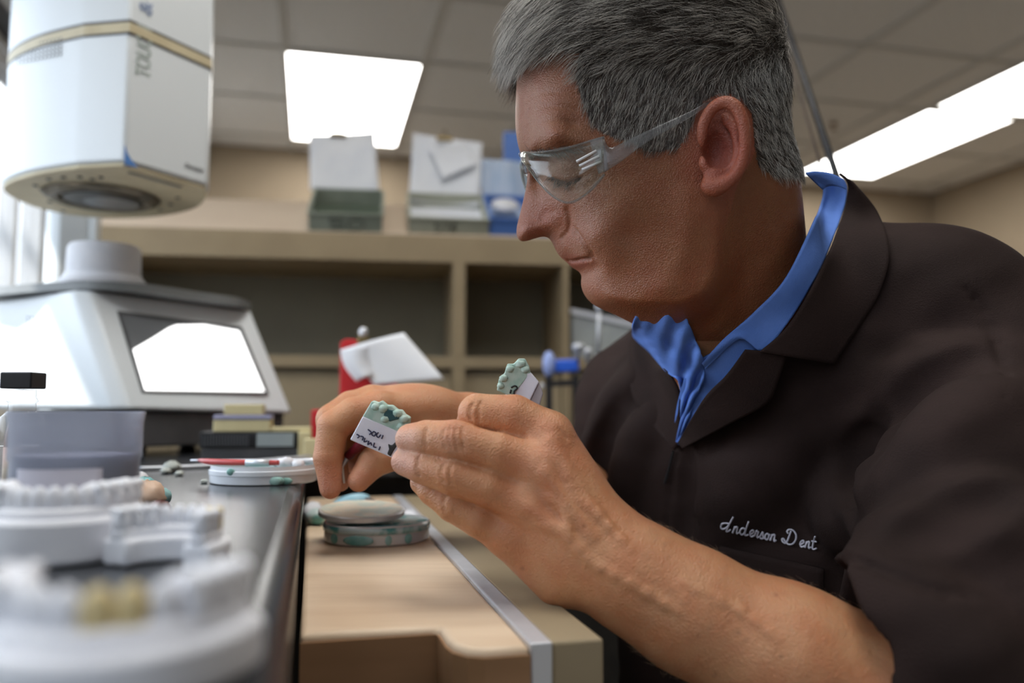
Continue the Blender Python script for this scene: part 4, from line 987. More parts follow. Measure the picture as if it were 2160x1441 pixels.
for pl in ([(938, 902), (934, 925), (942, 948)], [(950, 900), (946, 925), (953, 952)], [(962, 900), (960, 925), (966, 954)], [(974, 904), (975, 928), (978, 950)],
           [(900, 903), (896, 925), (900, 946)], [(935, 980), (930, 1000), (938, 1020)], [(950, 982), (947, 1004), (954, 1026)], [(884, 962), (880, 985), (886, 1005)],
           [(940, 1045), (934, 1060), (938, 1078)], [(1000, 848), (990, 868), (994, 888)], [(1016, 846), (1008, 868), (1012, 890)], [(1180, 905), (1195, 925)]):
    crease(pl)
crease([(1187, 549), (1198, 551), (1210, 552), (1226, 548), (1244, 545)], .0011, .002); crease([(1210, 482), (1232, 512), (1252, 542)], .0005, .004)
crease([(1160, 372), (1178, 383), (1202, 385), (1226, 376)], .0007, .002)
# nails (right sides of the fingertips are turned away; only small edges show)
# far hand
w2 = K(1010, 905, .755)
m2 = [K(800, 862, .695), K(785, 850, .718), K(800, 858, .742), K(830, 880, .762)]
for m_, r_, e_ in zip(m2, (.0150, .0150, .0145, .013), (K(985, 885, .735), K(985, 880, .75), K(990, 890, .77), K(990, 905, .775))): BD.cap(m_, e_, r_, .020, .014)
BD.ell(K(880, 855, .725), (.034, .018, .022), k=.012)
BD.chain([m2[0], K(745, 872, .688), K(703, 900, .682), K(692, 965, .677), K(697, 1030, .673)], [.0150, .0132, .0132, .0118, .0088], .004, k0=.0016)
BD.chain([m2[1], K(740, 858, .712), K(700, 885, .705), K(702, 955, .700), K(716, 1015, .694)], [.0150, .0135, .0132, .0115, .0090], .004, k0=.0016)
BD.chain([m2[2], K(755, 875, .738), K(722, 910, .730), K(735, 965, .722), K(762, 985, .712)], [.0140, .013, .0125, .011, .0090], .004, k0=.0016)
BD.chain([m2[3], K(790, 900, .757), K(760, 930, .750), K(775, 965, .742), K(800, 975, .735)], [.0125, .012, .011, .010, .0085], .004, k0=.0016)
BD.chain([K(960, 905, .735), K(900, 935, .705), K(840, 955, .690), K(788, 975, .683), K(757, 1014, .676)], [.020, .017, .0135, .0125, .0092], .010, k0=.0025)
BHAND = BD

bV, bF = BD.mesh((-.20, -.38, .40), (.40, .36, 1.0), .00125)
bF = bF[:, ::-1]; print('body', len(bV), len(bF))
m_skin = bpy.data.materials.new('skin'); m_skin.use_nodes = True
t_ = m_skin.node_tree; b_ = t_.nodes['Principled BSDF']
vc_ = t_.nodes.new('ShaderNodeVertexColor'); vc_.layer_name = 'tone'
no = t_.nodes.new('ShaderNodeTexNoise'); no.inputs['Scale'].default_value = 55; no.inputs['Detail'].default_value = 5
tcn = t_.nodes.new('ShaderNodeTexCoord'); t_.links.new(tcn.outputs['Object'], no.inputs['Vector'])
mx = t_.nodes.new('ShaderNodeMixRGB'); mx.blend_type = 'MULTIPLY'; mx.inputs[0].default_value = .8
rp_ = t_.nodes.new('ShaderNodeValToRGB'); rp_.color_ramp.elements[0].position = .35; rp_.color_ramp.elements[1].position = .65
rp_.color_ramp.elements[0].color = (1, .90, .84, 1); rp_.color_ramp.elements[1].color = (.92, .66, .55, 1)
t_.links.new(no.outputs['Fac'], rp_.inputs[0]); t_.links.new(vc_.outputs[0], mx.inputs[1]); t_.links.new(rp_.outputs[0], mx.inputs[2]); t_.links.new(mx.outputs[0], b_.inputs['Base Color'])
n2 = t_.nodes.new('ShaderNodeTexVoronoi'); n2.inputs['Scale'].default_value = 900; t_.links.new(tcn.outputs['Object'], n2.inputs['Vector'])
n3 = t_.nodes.new('ShaderNodeTexNoise'); n3.inputs['Scale'].default_value = 260; n3.inputs['Detail'].default_value = 4; t_.links.new(tcn.outputs['Object'], n3.inputs['Vector'])
ad = t_.nodes.new('ShaderNodeMath'); ad.operation = 'ADD'; t_.links.new(n2.outputs['Distance'], ad.inputs[0]); t_.links.new(n3.outputs['Fac'], ad.inputs[1])
bp_ = t_.nodes.new('ShaderNodeBump'); bp_.inputs['Strength'].default_value = .6; bp_.inputs['Distance'].default_value = .0007
t_.links.new(ad.outputs[0], bp_.inputs['Height']); t_.links.new(bp_.outputs[0], b_.inputs['Normal'])
b_.inputs['Roughness'].default_value = .46; b_.inputs['Specular IOR Level'].default_value = .45
b_.inputs['Subsurface Weight'].default_value = .25; b_.inputs['Subsurface Radius'].default_value = (1, .3, .15); b_.inputs['Subsurface Scale'].default_value = .004
bodyo = fastmesh('body', bV, bF, m_skin, man)
# skin tones painted by place on the body, shade included at face and ear
bx_, by_ = topix(bV)
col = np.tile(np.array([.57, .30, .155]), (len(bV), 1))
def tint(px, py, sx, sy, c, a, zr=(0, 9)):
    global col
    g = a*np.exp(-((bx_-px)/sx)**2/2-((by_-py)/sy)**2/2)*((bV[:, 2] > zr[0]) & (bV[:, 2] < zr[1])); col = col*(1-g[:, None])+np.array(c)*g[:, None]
face = (by_ < 720) & (bV[:, 2] > .52); col[face] = np.array([.24, .098, .040])  # tanned face and neck, darkened further to carry their shade
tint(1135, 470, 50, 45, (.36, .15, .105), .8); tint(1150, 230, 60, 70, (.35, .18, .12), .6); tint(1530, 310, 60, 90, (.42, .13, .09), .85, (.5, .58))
tint(1515, 305, 22, 48, (.22, .055, .04), .7, (.5, .59)); tint(1250, 500, 60, 60, (.36, .18, .12), .5); tint(1218, 558, 24, 8, (.30, .085, .06), .8); tint(1205, 541, 20, 5, (.27, .08, .055), .6); tint(1480, 600, 120, 90, (.33, .12, .055), .5); tint(1255, 605, 30, 30, (.38, .18, .12), .5)  # ear hollow: redder skin, with its deep shade painted in
tint(1160, 960, 60, 60, (.60, .28, .17), .5, (.45, .6)); tint(950, 930, 25, 40, (.55, .26, .17), .5, (.45, .6)); tint(850, 930, 25, 30, (.66, .42, .32), .8, (.45, .6)); tint(845, 980, 25, 30, (.66, .42, .34), .8, (.45, .6)); tint(1120, 1100, 60, 60, (.58, .27, .15), .4, (.45, .6))
tint(700, 1030, 30, 40, (.58, .24, .18), .6, (.6, .8)); tint(760, 1010, 30, 30, (.64, .38, .28), .6, (.6, .8))
for q in range(60):
    i = RNG.integers(len(bV))
    if 950 < bx_[i] < 1800 and by_[i] > 950: tint(bx_[i], by_[i], 3, 3, (.22, .10, .05), .6, (.44, .56))
# hair region on the scalp (seen side, mirrored onto the far side)
HL = [(1040, -200), (1040, 90), (1098, 138), (1150, 118), (1196, 104), (1222, 112), (1214, 165), (1232, 225), (1256, 272), (1290, 290), (1330, 300), (1362, 318), (1395, 320), (1432, 312), (1452, 280), (1466, 245),
      (1484, 215), (1520, 196), (1560, 203), (1586, 240), (1592, 310), (1600, 352), (1640, 376), (1700, 372), (1800, 330), (1800, -200)]
def hairmask(V):
    Vm = V.copy(); Vm[:, 2] = D0-np.abs(V[:, 2]-D0); x, y = topix(Vm); yy = Vm[:, 1]
    return inpoly(x, y, HL) & (V[:, 1] > .10) & (np.abs(V[:, 2]-D0) < .082)
hm = hairmask(bV)
earz = (np.hypot((bx_-1527)/52, (by_-305)/100) < 1) & (bV[:, 2] < .572)
hm &= ~earz
col[hm] = (.10, .085, .075)
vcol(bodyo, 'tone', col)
# ---------------- hair strands
me_ = bodyo.data; nrm = np.zeros(len(bV)*3, np.float32); me_.vertices.foreach_get('normal', nrm); nrm = nrm.reshape(-1, 3)
nc = np.stack([nrm[:, 0], nrm@UPc, nrm@FWc], 1)
hidx = np.nonzero(hm)[0]
vis_ = bV[hidx, 2] < D0+.03
pr = np.where(vis_, 1.0, .35); pr /= pr.sum()
NS = 52000; ri = RNG.choice(hidx, NS, p=pr); root = bV[ri]+RNG.normal(0, .0005, (NS, 3)); nn = nc[ri]
Vm = root.copy(); Vm[:, 2] = D0-np.abs(root[:, 2]-D0); hxp, hyp = topix(Vm)
# combing direction in camera coordinates
f_top = sstep(190, 60, hyp)                       # top of the head: swept forward
back = sstep(1480, 1640, hxp)
dirv = np.stack([-.95*f_top+(1-f_top)*(-.25+.75*back), -.05*f_top-(1-f_top)*(.85-.1*back), np.zeros(NS)], 1)
behind = (hxp > 1585) & (hyp > 200); dirv[behind] = (.55, -.75, 0)
front = (hxp < 1230) & (hyp < 130); dirv[front] = (-.9, -.42, 0)
sb = np.sign(root[:, 2]-D0); dirv[:, 2] += sb*.10*f_top
dirv += RNG.normal(0, .22, (NS, 3)); dirv -= (dirv*nn).sum(1)[:, None]*nn*.9; dirv /= np.linalg.norm(dirv, axis=1)[:, None]
L_ = .011+.015*f_top+.004*front; L_ *= RNG.uniform(.55, 1.2, NS); L_[hyp > 250] *= .75
nearline = (hxp < 1300) & (hyp > 150); L_[nearline] *= .8
lift = .30+.35*sstep(.5, 1, f_top)
SEG = 4; pts_ = []
for k in range(SEG+1):
    s_ = k/SEG; a = L_[:, None]*s_
    pts_.append(root+nn*(a*(lift[:, None]+.35)*(1-.55*s_))+dirv*a*(.55+.45*s_)+np.array([0, -1, 0])*a*a*6*f_top[:, None])
ncl = 2600; ci = RNG.choice(NS, ncl, replace=False); own = np.zeros(NS, int)
for i in range(0, NS, 4000): own[i:i+4000] = np.argmin(((root[i:i+4000, None]-root[ci][None])**2).sum(-1), 1)
for k in range(1, SEG+1): tgt = pts_[k][ci][own]; pts_[k] = pts_[k]+(tgt-pts_[k])*.45*(k/SEG)
rad = RNG.uniform(.00008, .00015, NS)
HV = []; 
for k in range(SEG+1):
    t = pts_[min(k+1, SEG)]-pts_[max(k-1, 0)]; t /= np.linalg.norm(t, axis=1)[:, None]+1e-9
    u = np.cross(t, nn); u /= np.linalg.norm(u, axis=1)[:, None]+1e-9; v = np.cross(t, u)
    r_ = (rad*(1-.75*(k/SEG)**2))[:, None]
    for j in range(3): an = 2*math.pi*j/3; HV.append(pts_[k]+(u*math.cos(an)+v*math.sin(an))*r_)
HV = np.stack(HV, 1).reshape(-1, 3); nv = (SEG+1)*3
fb = []
for k in range(SEG):
    for j in range(3): fb.append((k*3+j, k*3+(j+1) % 3, (k+1)*3+(j+1) % 3, (k+1)*3+j))
HF = (np.arange(NS)[:, None, None]*nv+np.array(fb)[None]).reshape(-1, 4)
m_hair = bpy.data.materials.new('grey_hair'); m_hair.use_nodes = True; t_ = m_hair.node_tree; b_ = t_.nodes['Principled BSDF']
vc_ = t_.nodes.new('ShaderNodeVertexColor'); vc_.layer_name = 'shade'; t_.links.new(vc_.outputs[0], b_.inputs['Base Color']); b_.inputs['Roughness'].default_value = .38; b_.inputs['Specular IOR Level'].default_value = .6
hair = fastmesh('hair', HV, HF, m_hair, man); hair['kind'] = 'stuff'; hair['label'] = 'short grey hair with darker strands on top'
sh_ = RNG.random(NS); cln = RNG.normal(0, .16, ncl)[own]; white = sh_ < (.34+.22*(1-f_top)+.25*front+cln); hc3 = np.where(white[:, None], np.array([.68, .64, .58]), np.array([.045, .034, .026]))*RNG.uniform(.7, 1.25, NS)[:, None]
vcol(hair, 'shade', np.repeat(hc3, nv, axis=0))
# eyebrow and forearm hair
def fuzz(name, label, cand, n, L, r, dvec, c, k=.35):
    i = RNG.choice(cand, n); p = bV[i]+RNG.normal(0, .0007, (n, 3)); nn = nc[i]; d = np.array(dvec)+RNG.normal(0, .3, (n, 3)); d -= (d*nn).sum(1)[:, None]*nn; d /= np.linalg.norm(d, axis=1)[:, None]
    LL = L*RNG.uniform(.5, 1.2, n)[:, None]; P3 = [p, p+nn*LL*k*.6+d*LL*.5, p+nn*LL*k+d*LL]; V_ = []
    for q, rr in zip(P3, (r, r*.8, r*.2)):
        u = np.cross(d, nn); v = nn
        for j in range(3): an = 2*math.pi*j/3; V_.append(q+(u*math.cos(an)+v*math.sin(an))*rr)
    V_ = np.stack(V_, 1).reshape(-1, 3); fb = [(k_*3+j, k_*3+(j+1) % 3, k_*3+3+(j+1) % 3, k_*3+3+j) for k_ in range(2) for j in range(3)]
    F_ = (np.arange(n)[:, None, None]*9+np.array(fb)[None]).reshape(-1, 4)
    o = fastmesh(name, V_, F_, mat(name, c, .5, col2=tuple(x*.7 for x in c), nscale=90), man); o['kind'] = 'stuff'; o['label'] = label; return o
Vm = bV.copy(); Vm[:, 2] = D0-np.abs(bV[:, 2]-D0); mx_, my_ = topix(Vm)
brow = np.nonzero((np.abs(my_-(322-.09*(mx_-1110))) < 7) & (mx_ > 1112) & (mx_ < 1225) & (bV[:, 1] > .05) & (bV[:, 2] > .5) & (bV[:, 2] < .72))[0]
if len(brow): fuzz('eyebrow', 'grey eyebrow', brow, 700, .007, .00013, (.8, -.1, 0), (.16, .13, .11))
lash = np.nonzero((segdist(mx_, my_, [(1160, 371), (1180, 382), (1204, 384), (1226, 375)]) < 2.2) & (bV[:, 1] > .05) & (bV[:, 2] > .5) & (bV[:, 2] < .72))[0]
if len(lash): fuzz('eyelash', 'dark lashes of the lowered eyelid', lash, 260, .006, .00012, (-.5, -.8, 0), (.03, .02, .015), .9)
fa = np.nonzero((bx_ > 1330) & (by_ > 1080) & (bV[:, 2] < .53))[0]
if len(fa): fuzz('arm_hair', 'fine pale forearm hair', fa, 2600, .008, .00006, (-.6, -.75, 0), (.42, .28, .18), .25)
# ---------------- coat volume
au = np.array([.60, .14, -.79]); au /= np.linalg.norm(au); uu = np.array([-.10, .98, .02]); uu -= au*(uu@au); uu /= np.linalg.norm(uu); nf = np.cross(uu, au)
if nf[0] > 0: nf = -nf
AM = np.stack([au, uu, nf])
CT0 = SDF()
CT0.ell((.250, -.19, .80), (.200, .27, .125), AM, k=.02); CT0.ell((.285, -.47, .80), (.20, .26, .165), AM, k=.06)
CT0.cap(K(1735, 575, .715), K(1985, 658, .665), .052, .058, .05); CT0.cap(K(1985, 658, .665), K(2120, 770, .645), .058, .062, .04)
CT0.cap(K(1560, 800, .80), K(1345, 850, .92), .055, .060, .05); CT0.cap(K(1345, 850, .92), K(1300, 1180, .87), .062, .058, .03)
CT0.cap(K(1665, 760, .705), K(1575, 930, .750), .068, .062, .04)
CT0.ell(K(1860, 800, .80), (.11, .14, .09), k=.05)
TG = SDF(); TG.ops = list(CT0.ops)                       # drape target for collar pieces: coat body plus neck
TG.cap(K(1535, 400, .645), K(1600, 790, .70), .060, .070, .03); TG.cap(K(1420, 600, .64), K(1540, 740, .685), .041, .046, .03)
# near sleeve
SL = [K(2105, 760, .645), K(2085, 1050, .565), K(2075, 1300, .505), K(2140, 1520, .470)]
CT0.chain(SL, [.066, .072, .076, .070], .014, k0=.02)
CT0.chain([K(2140, 1520, .470), K(1985, 1455, .472), K(1895, 1425, .474)], [.070, .060, .054], .02)
def ridge(pl, prot, r, k=.012, op='u'):
    q = []
    for p in pl:
        d = CT0.march(*p)
        if d: q.append(K(*p, d+(r-prot if op == 'u' else -(r-prot))))
    if len(q) > 2:
        q = spline(q, 3); rs = [r*((.55 if op == 'u' else .1)+(.45 if op == 'u' else .9)*math.sin(math.pi*i/(len(q)-1))) for i in range(len(q))]; CT0.chain(q, rs, k, op)
rd = [([(2158, 957), (1932, 1040), (1815, 1105), (1755, 1147)], .006, .016), ([(1925, 690), (1871, 770), (1815, 900), (1785, 988), (1765, 1120)], .005, .013),
      ([(2030, 770), (1930, 810), (1870, 880), (1840, 930)], .004, .012), ([(2158, 1090), (2040, 1120), (1900, 1190), (1800, 1230)], .005, .014),
      ([(1743, 1263), (1841, 1268), (1994, 1343), (2085, 1430)], .004, .012), ([(1290, 720), (1235, 810), (1190, 900)], .005, .012), ([(1345, 800), (1290, 900), (1262, 1000)], .005, .012),
      ([(1390, 880), (1345, 960), (1320, 1060)], .004, .010), ([(1650, 860), (1640, 960), (1655, 1060)], .002, .020), ([(1720, 820), (1600, 1000), (1520, 1090)], .003, .018),
      ([(1880, 590), (1790, 760), (1740, 900)], .003, .016), ([(2150, 860), (2050, 900), (1960, 960)], .004, .014), ([(1250, 1000), (1290, 1080), (1310, 1180)], .005, .013)]
for pl, a, b in rd: ridge(pl, a*1.35, b*1.5, .022)
for pl, a, b in (([(2020, 600), (2073, 650), (2113, 756), (2118, 840)], .0022, .0030), ([(1761, 1165), (1877, 1208), (1994, 1245), (2150, 1250)], .0022, .0030), ([(1424, 950), (1412, 1020), (1404, 1100), (1400, 1200)], .0022, .003),
                 ([(1860, 860), (1812, 960), (1776, 1060), (1748, 1180)], .006, .010), ([(2155, 1020), (2000, 1075), (1880, 1140)], .005, .012), ([(2070, 740), (1960, 800), (1880, 880)], .004, .010),
                 ([(1300, 860), (1262, 960), (1240, 1060)], .006, .010), ([(1450, 960), (1440, 1060), (1436, 1160)], .0025, .006)):
    ridge(pl, a, b, .004 if b < .005 else .014, 's')
# sleeve end: cut the sleeve with a plane across the forearm
fa0, fa1 = K(1450, 1283, .50), K(2150, 1560, .47); fd = (fa1-fa0)/np.linalg.norm(fa1-fa0); hp = K(1868, 1380, .475)
def cut(p):
    # removes only the tube round the forearm beyond the hem
    s_ = (p-hp)@fd; q = p-fa0; t = q@fd; rr = np.linalg.norm(q-t[:, None]*fd, axis=1)
    return np.maximum(s_, rr-.060)
CT0.fn(cut, (fa0+hp)/2, .30, .005, 's')
CT0.chain([K(2150, 1560, .47), K(1900, 1500, .475), K(1660, 1392, .485)], [.046, .0475, .042], .002, 's')     # room for the arm inside the cuff
def front(v):
    x, y = topix(v); return x, y
def wr_(p):
    return .0012*np.sin(p[:, 0]*90+np.sin(p[:, 1]*60)*2+p[:, 2]*40)*np.sin(p[:, 1]*75+p[:, 2]*50)
n0 = list(CT0.ops)
_ev = CT0.ev
class Coat(SDF):
    def ev(s, p, ops=None): return SDF.ev(s, p, ops)+wr_(p)
CC = Coat(); CC.ops = CT0.ops
cV, cF = CC.mesh((-.02, -.62, .36), (.62, .22, 1.12), .0027)
cF = cF[:, ::-1]
cx_, cy_ = topix(cV)
VPOLY = [(1338, 640), (1440, 560), (1700, 340), (1792, 345), (1800, 400), (1775, 470), (1728, 590), (1668, 690), (1606, 742), (1500, 865), (1430, 930), (1424, 850), (1400, 790), (1333, 700)]
neckd = np.array([.80])
dens = inpoly(cx_, cy_, VPOLY) & (cV[:, 2] < .84)
cF = cF[~dens[cF].any(1)]
print('coat', len(cV), len(cF))
m_coat = mat('brown_cotton', (.020, .0115, .0095), .82, col2=(.027, .0155, .013), nscale=14, bump=.35, bscale=900, spec=.18)
coat = fastmesh('lab_coat', cV, cF, m_coat, man); coat['label'] = 'dark brown lab coat'
s_ = coat.modifiers.new('s', 'SOLIDIFY'); s_.thickness = .0016; s_.offset = -1
# ---------------- draped cloth pieces
def drape(name, railA, railB, off, m, target=TG, nu=40, nv=14, smooth=5, th=.0016, label=None, edge=0.0, dmin=None, warp=None, parent=None):
    def samp(r, n):
        r = [np.array(p, float) for p in r]; L = np.cumsum([0]+[np.linalg.norm(b-a) for a, b in zip(r[:-1], r[1:])]); t = np.linspace(0, L[-1], n)
        q = spline(r, 10); Lq = np.cumsum([0]+[np.linalg.norm(b-a) for a, b in zip(q[:-1], q[1:])]); q = np.array(q); t = np.linspace(0, Lq[-1], n)
        return np.stack([np.interp(t, Lq, q[:, 0]), np.interp(t, Lq, q[:, 1])], 1)
    A = samp(railA, nu); B = samp(railB, nu); X = np.zeros((nu, nv, 2)); D = np.full((nu, nv), np.nan)
    for j in range(nv): X[:, j] = A+(B-A)*(j/(nv-1))
    for i in range(nu):
        for j in range(nv):
            d = target.march(*X[i, j], .45, 1.05)
            if d: D[i, j] = d
    for _ in range(60):                                     # fill misses from neighbours
        nanm = np.isnan(D)
        if not nanm.any(): break
        for i, j in np.argwhere(nanm):
            nb = [D[a, b] for a, b in ((i-1, j), (i+1, j), (i, j-1), (i, j+1)) if 0 <= a < nu and 0 <= b < nv and not np.isnan(D[a, b])]
            if nb: D[i, j] = np.mean(nb)
    D = np.nan_to_num(D, nan=.68); D0_ = D.copy()
    for _ in range(smooth):
        Pd = np.pad(D, 1, mode='edge'); D = np.minimum((Pd[:-2, 1:-1]+Pd[2:, 1:-1]+Pd[1:-1, :-2]+Pd[1:-1, 2:]+2*D)/6, D0_)
    V = []
    for i in range(nu):
        for j in range(nv):
            u, v = i/(nu-1), j/(nv-1); o_ = off+edge*math.sin(math.pi*v)+(warp(u, v) if warp else 0); V.append(K(*X[i, j], D[i, j]-o_))
    F = [(i*nv+j, i*nv+j+1, (i+1)*nv+j+1, (i+1)*nv+j) for i in range(nu-1) for j in range(nv-1)]
    o = fastmesh(name, np.array(V), np.array(F), m, parent or man)
    s_ = o.modifiers.new('s', 'SOLIDIFY'); s_.thickness = th; s_.offset = 0
    if label: o['label'] = label
    return o
m_shirt = mat('blue_shirt', (.13, .25, .66), .8, col2=(.105, .21, .58), nscale=30, bump=.25, bscale=900, spec=.2)
wv = lambda u, v: .0012*math.sin(14*u+4*v)+.0008*math.sin(31*u+2)
drape('shirt_collar', [(1712, 372), (1738, 402), (1716, 470), (1655, 590), (1590, 660), (1556, 690), (1530, 712), (1480, 766)], [(1777, 376), (1787, 400), (1770, 470), (1717, 590), (1655, 690), (1606, 740), (1560, 714), (1488, 778)], .007, m_shirt, warp=wv, nu=60, label='blue shirt collar, near side')
drape('shirt_back_collar', [(1700, 366), (1725, 362), (1752, 366), (1778, 378)], [(1735, 400), (1748, 392), (1765, 392), (1785, 400)], -.002, m_shirt, nu=14, nv=6)
drape('shirt_collar', [(1345, 652), (1334, 704), (1370, 743), (1407, 786), (1431, 805), (1437, 853), (1427, 933)], [(1413, 636), (1432, 650), (1446, 668), (1462, 707), (1484, 764), (1478, 817), (1431, 935)], .006, m_shirt,
      warp=lambda u, v: .005*math.sin(11*v+9*u)*math.sin(19*u)+.003*math.sin(33*u+14*v), nu=70, nv=22, smooth=12, label='crumpled blue shirt collar, far side')
drape('shirt_front', [(1480, 756), (1444, 800), (1426, 870), (1424, 937)], [(1604, 688), (1584, 790), (1498, 872), (1434, 938)], .0025, m_shirt, nu=26, nv=12, smooth=8)
drape('coat_lapel', [(1572, 738), (1532, 792), (1484, 842), (1430, 934)], [(1660, 744), (1642, 800), (1619, 850), (1549, 889), (1440, 946)], .010, m_coat, nu=34, nv=14, smooth=8, label='near lapel of the coat')
drape('coat_lapel', [(1336, 704), (1384, 758), (1420, 800), (1436, 845), (1430, 937)], [(1326, 722), (1328, 770), (1336, 838), (1372, 892), (1422, 950)], .008, m_coat, nu=34, nv=12, smooth=8, label='far lapel of the coat')
drape('coat_collar', [(1772, 366), (1790, 394), (1772, 470), (1722, 588), (1662, 688), (1602, 742)], [(1800, 386), (1850, 448), (1876, 530), (1856, 615), (1812, 688), (1758, 768)], .012, m_coat, nu=50, nv=18, smooth=10, edge=.003, label='near collar flap of the coat')
drape('chest_pocket', [(1518, 1152), (1512, 1200), (1500, 1300), (1490, 1400)], [(1738, 1200), (1736, 1250), (1730, 1330), (1722, 1430)], .0030, m_coat, target=CT0, nu=20, nv=20, smooth=2, label='chest pocket')
zp = [K(x, y, CT0.march(x, y)-.003) for x, y in ((1420, 952), (1412, 985), (1402, 1020))]
b = MB(); b.tube(toworld(np.array(zp)), .0012); b.go('zipper_pull', m_black, man)
# ---------------- embroidered name
GL = {'A': (2.1, [[(1.75, 2.3), (1.45, 1.5), (1.15, .6), (1.05, 0)], [(1.45, 1.15), (.9, 1.2), (.25, 1.0), (.1, .5), (.4, .25), (.9, .5), (1.3, 1.05)], [(1.05, 0), (1.35, .1), (1.6, .4)]]),
      'n': (.95, [[(0, 0), (.15, .5), (.2, .95), (.1, 0)], [(.14, .5), (.4, .95), (.62, .9), (.62, .3), (.7, .02), (.95, .25)]]),
      'd': (1.5, [[(.85, .8), (.5, 1.0), (.12, .7), (.1, .25), (.4, 0), (.75, .3), (.9, .8)], [(1.15, 2.1), (.95, 1.1), (.85, .3), (1.0, 0), (1.4, .2)]]),
      'e': (.75, [[(0, .3), (.35, .45), (.6, .75), (.4, .98), (.12, .7), (.1, .3), (.35, 0), (.75, .25)]]),
      'r': (.75, [[(0, .2), (.2, 1.05), (.28, .85), (.5, .9), (.42, .35), (.5, .03), (.75, .25)]]),
      's': (.75, [[(0, .2), (.35, 1.0), (.45, .6), (.55, .25), (.35, 0), (.08, .1)], [(.35, 0), (.75, .2)]]),
      'o': (.8, [[(.35, .95), (.1, .7), (.1, .25), (.35, .0), (.6, .3), (.6, .75), (.35, .95), (.55, .8), (.8, .85)]]),
      'D': (2.7, [[(1.2, 2.0), (1.05, 1.2), (.85, .4), (.6, .05), (.2, .2), (0, .55), (.25, .65), (.6, .3), (1.1, .0), (1.7, .15), (2.1, .8), (2.05, 1.6), (1.5, 2.15), (.85, 2.15), (.6, 1.8), (.85, 1.55)]]),
      't': (1.0, [[(.45, 1.9), (.35, 1.0), (.3, .3), (.5, 0), (.95, .25)], [(.05, 1.15), (.75, 1.2)]]),
      'a': (.9, [[(.6, .8), (.35, .95), (.1, .6), (.15, .1), (.4, .05), (.65, .7), (.65, .1), (.9, .1)]])}
lay = [('A', 1518), ('n', 1545), ('d', 1559), ('e', 1580), ('r', 1591), ('s', 1602), ('o', 1612), ('n', 1624), ('D', 1648), ('e', 1686), ('n', 1697), ('t', 1709)]
em = MB()
for ch, x0 in lay:
    w_, cs_ = GL[ch]
    for c in cs_:
        q = spline([np.array(p, float) for p in c], 4); pts3 = []
        for p in q:
            px = x0+p[0]*13.5+p[1]*2.2; py = 1123+.205*(px-1540)-p[1]*14.5
            pts3.append(K(px, py, CT0.march(px, py)-.0024))
        em.tube(toworld(np.array(pts3)), .00072, 6)
eo = em.go('embroidered_name', mat('white_thread', (.62, .60, .66), .6, col2=(.5, .48, .55), nscale=400), man, smooth=True); eo['label'] = 'white script embroidery'; eo['kind'] = 'stuff'
# ---------------- safety glasses
def KW(p): return toworld(np.array([p]))[0]
def mir(p): return np.array([p[0], p[1], 2*D0-p[2]])
m_clear = glass('clear_polycarbonate', tint=(.88, .91, .88), op=.018, rough=.04, body=(.6, .64, .62)); m_clear2 = glass('frosted_temple', tint=(.80, .80, .80), op=.12, rough=.10, body=(.5, .5, .5))
gl = thing('safety_glasses', 'clear plastic safety glasses worn low over the eyes', 'glasses', KW(K(1110, 330, .62)))
LC = [(1102, 320, 340, .628), (1108, 321, 346, .606), (1120, 322, 362, .593), (1140, 321, 388, .582), (1165, 318, 413, .575), (1195, 312, 428, .570), (1222, 305, 420, .566), (1250, 296, 398, .563), (1275, 289, 368, .561)]
for sgn in (0, 1):
    V = []; nn_ = 9
    q = spline([np.array(c, float) for c in LC], 4)
    for c in q:
        for j in range(nn_):
            v = j/(nn_-1); p = K(c[0]-3*math.sin(math.pi*v), c[1]+(c[2]-c[1])*v, c[3]-.0035*math.sin(math.pi*v)); V.append(KW(mir(p) if sgn else p))
    F = [(i*nn_+j, i*nn_+j+1, (i+1)*nn_+j+1, (i+1)*nn_+j) for i in range(len(q)-1) for j in range(nn_-1)]
    link('lens', V, F, m_clear, gl, smooth=True, solid=.0018)
    f_ = (lambda p: mir(p)) if sgn else (lambda p: p)
    e_ = [KW(f_(K(c[0], c[2], c[3]-.0003))) for c in q]; MB().tube(e_, .0009, 6).go('lens_lower_edge', m_clear2, gl, smooth=True)
    e_ = [KW(f_(K(c[0], c[1], c[3]-.0003))) for c in q]; MB().tube(e_, .0008, 6).go('brow_edge', m_clear2, gl, smooth=True)
    AT = [(1274, 290, 364, .5605), (1286, 312, 356, .5595), (1315, 301, 337, .5585), (1345, 286, 314, .558), (1379, 270, 291, .5575), (1420, 252, 268, .5572), (1462, 232, 244, .5578), (1490, 216, 226, .562), (1530, 206, 216, .572), (1575, 230, 240, .580)]
    V = [];
    q = spline([np.array(c, float) for c in AT], 4)
    for c in q:
        for j in range(4): V.append(KW(f_(K(c[0], c[1]+(c[2]-c[1])*j/3, c[3]))))
    F = [(i*4+j, i*4+j+1, (i+1)*4+j+1, (i+1)*4+j) for i in range(len(q)-1) for j in range(3)]
    link('temple_arm', V, F, m_clear2, gl, smooth=True, solid=.0022)
    V = [KW(f_(K(*c))) for c in ((1244, 297, .5605), (1272, 289, .5590), (1285, 358, .5585), (1262, 368, .5600))]
    MB().prism(V, (KW(f_(K(1260, 320, .5635)))-KW(f_(K(1260, 320, .5605))))).go('hinge_block', m_clear2, gl, bevel=.0008)
    for a, b_ in (((1216, 341), (1258, 318)), ((1222, 350), (1264, 329)), ((1228, 358), (1268, 341))):
        MB().tube([KW(f_(K(*a, .5600))), KW(f_(K(*b_, .5583)))], .0009, 6).go('vent_rib', mat('white_rib', (.7, .68, .68), .3, col2=(.6, .6, .6)), gl, smooth=True)
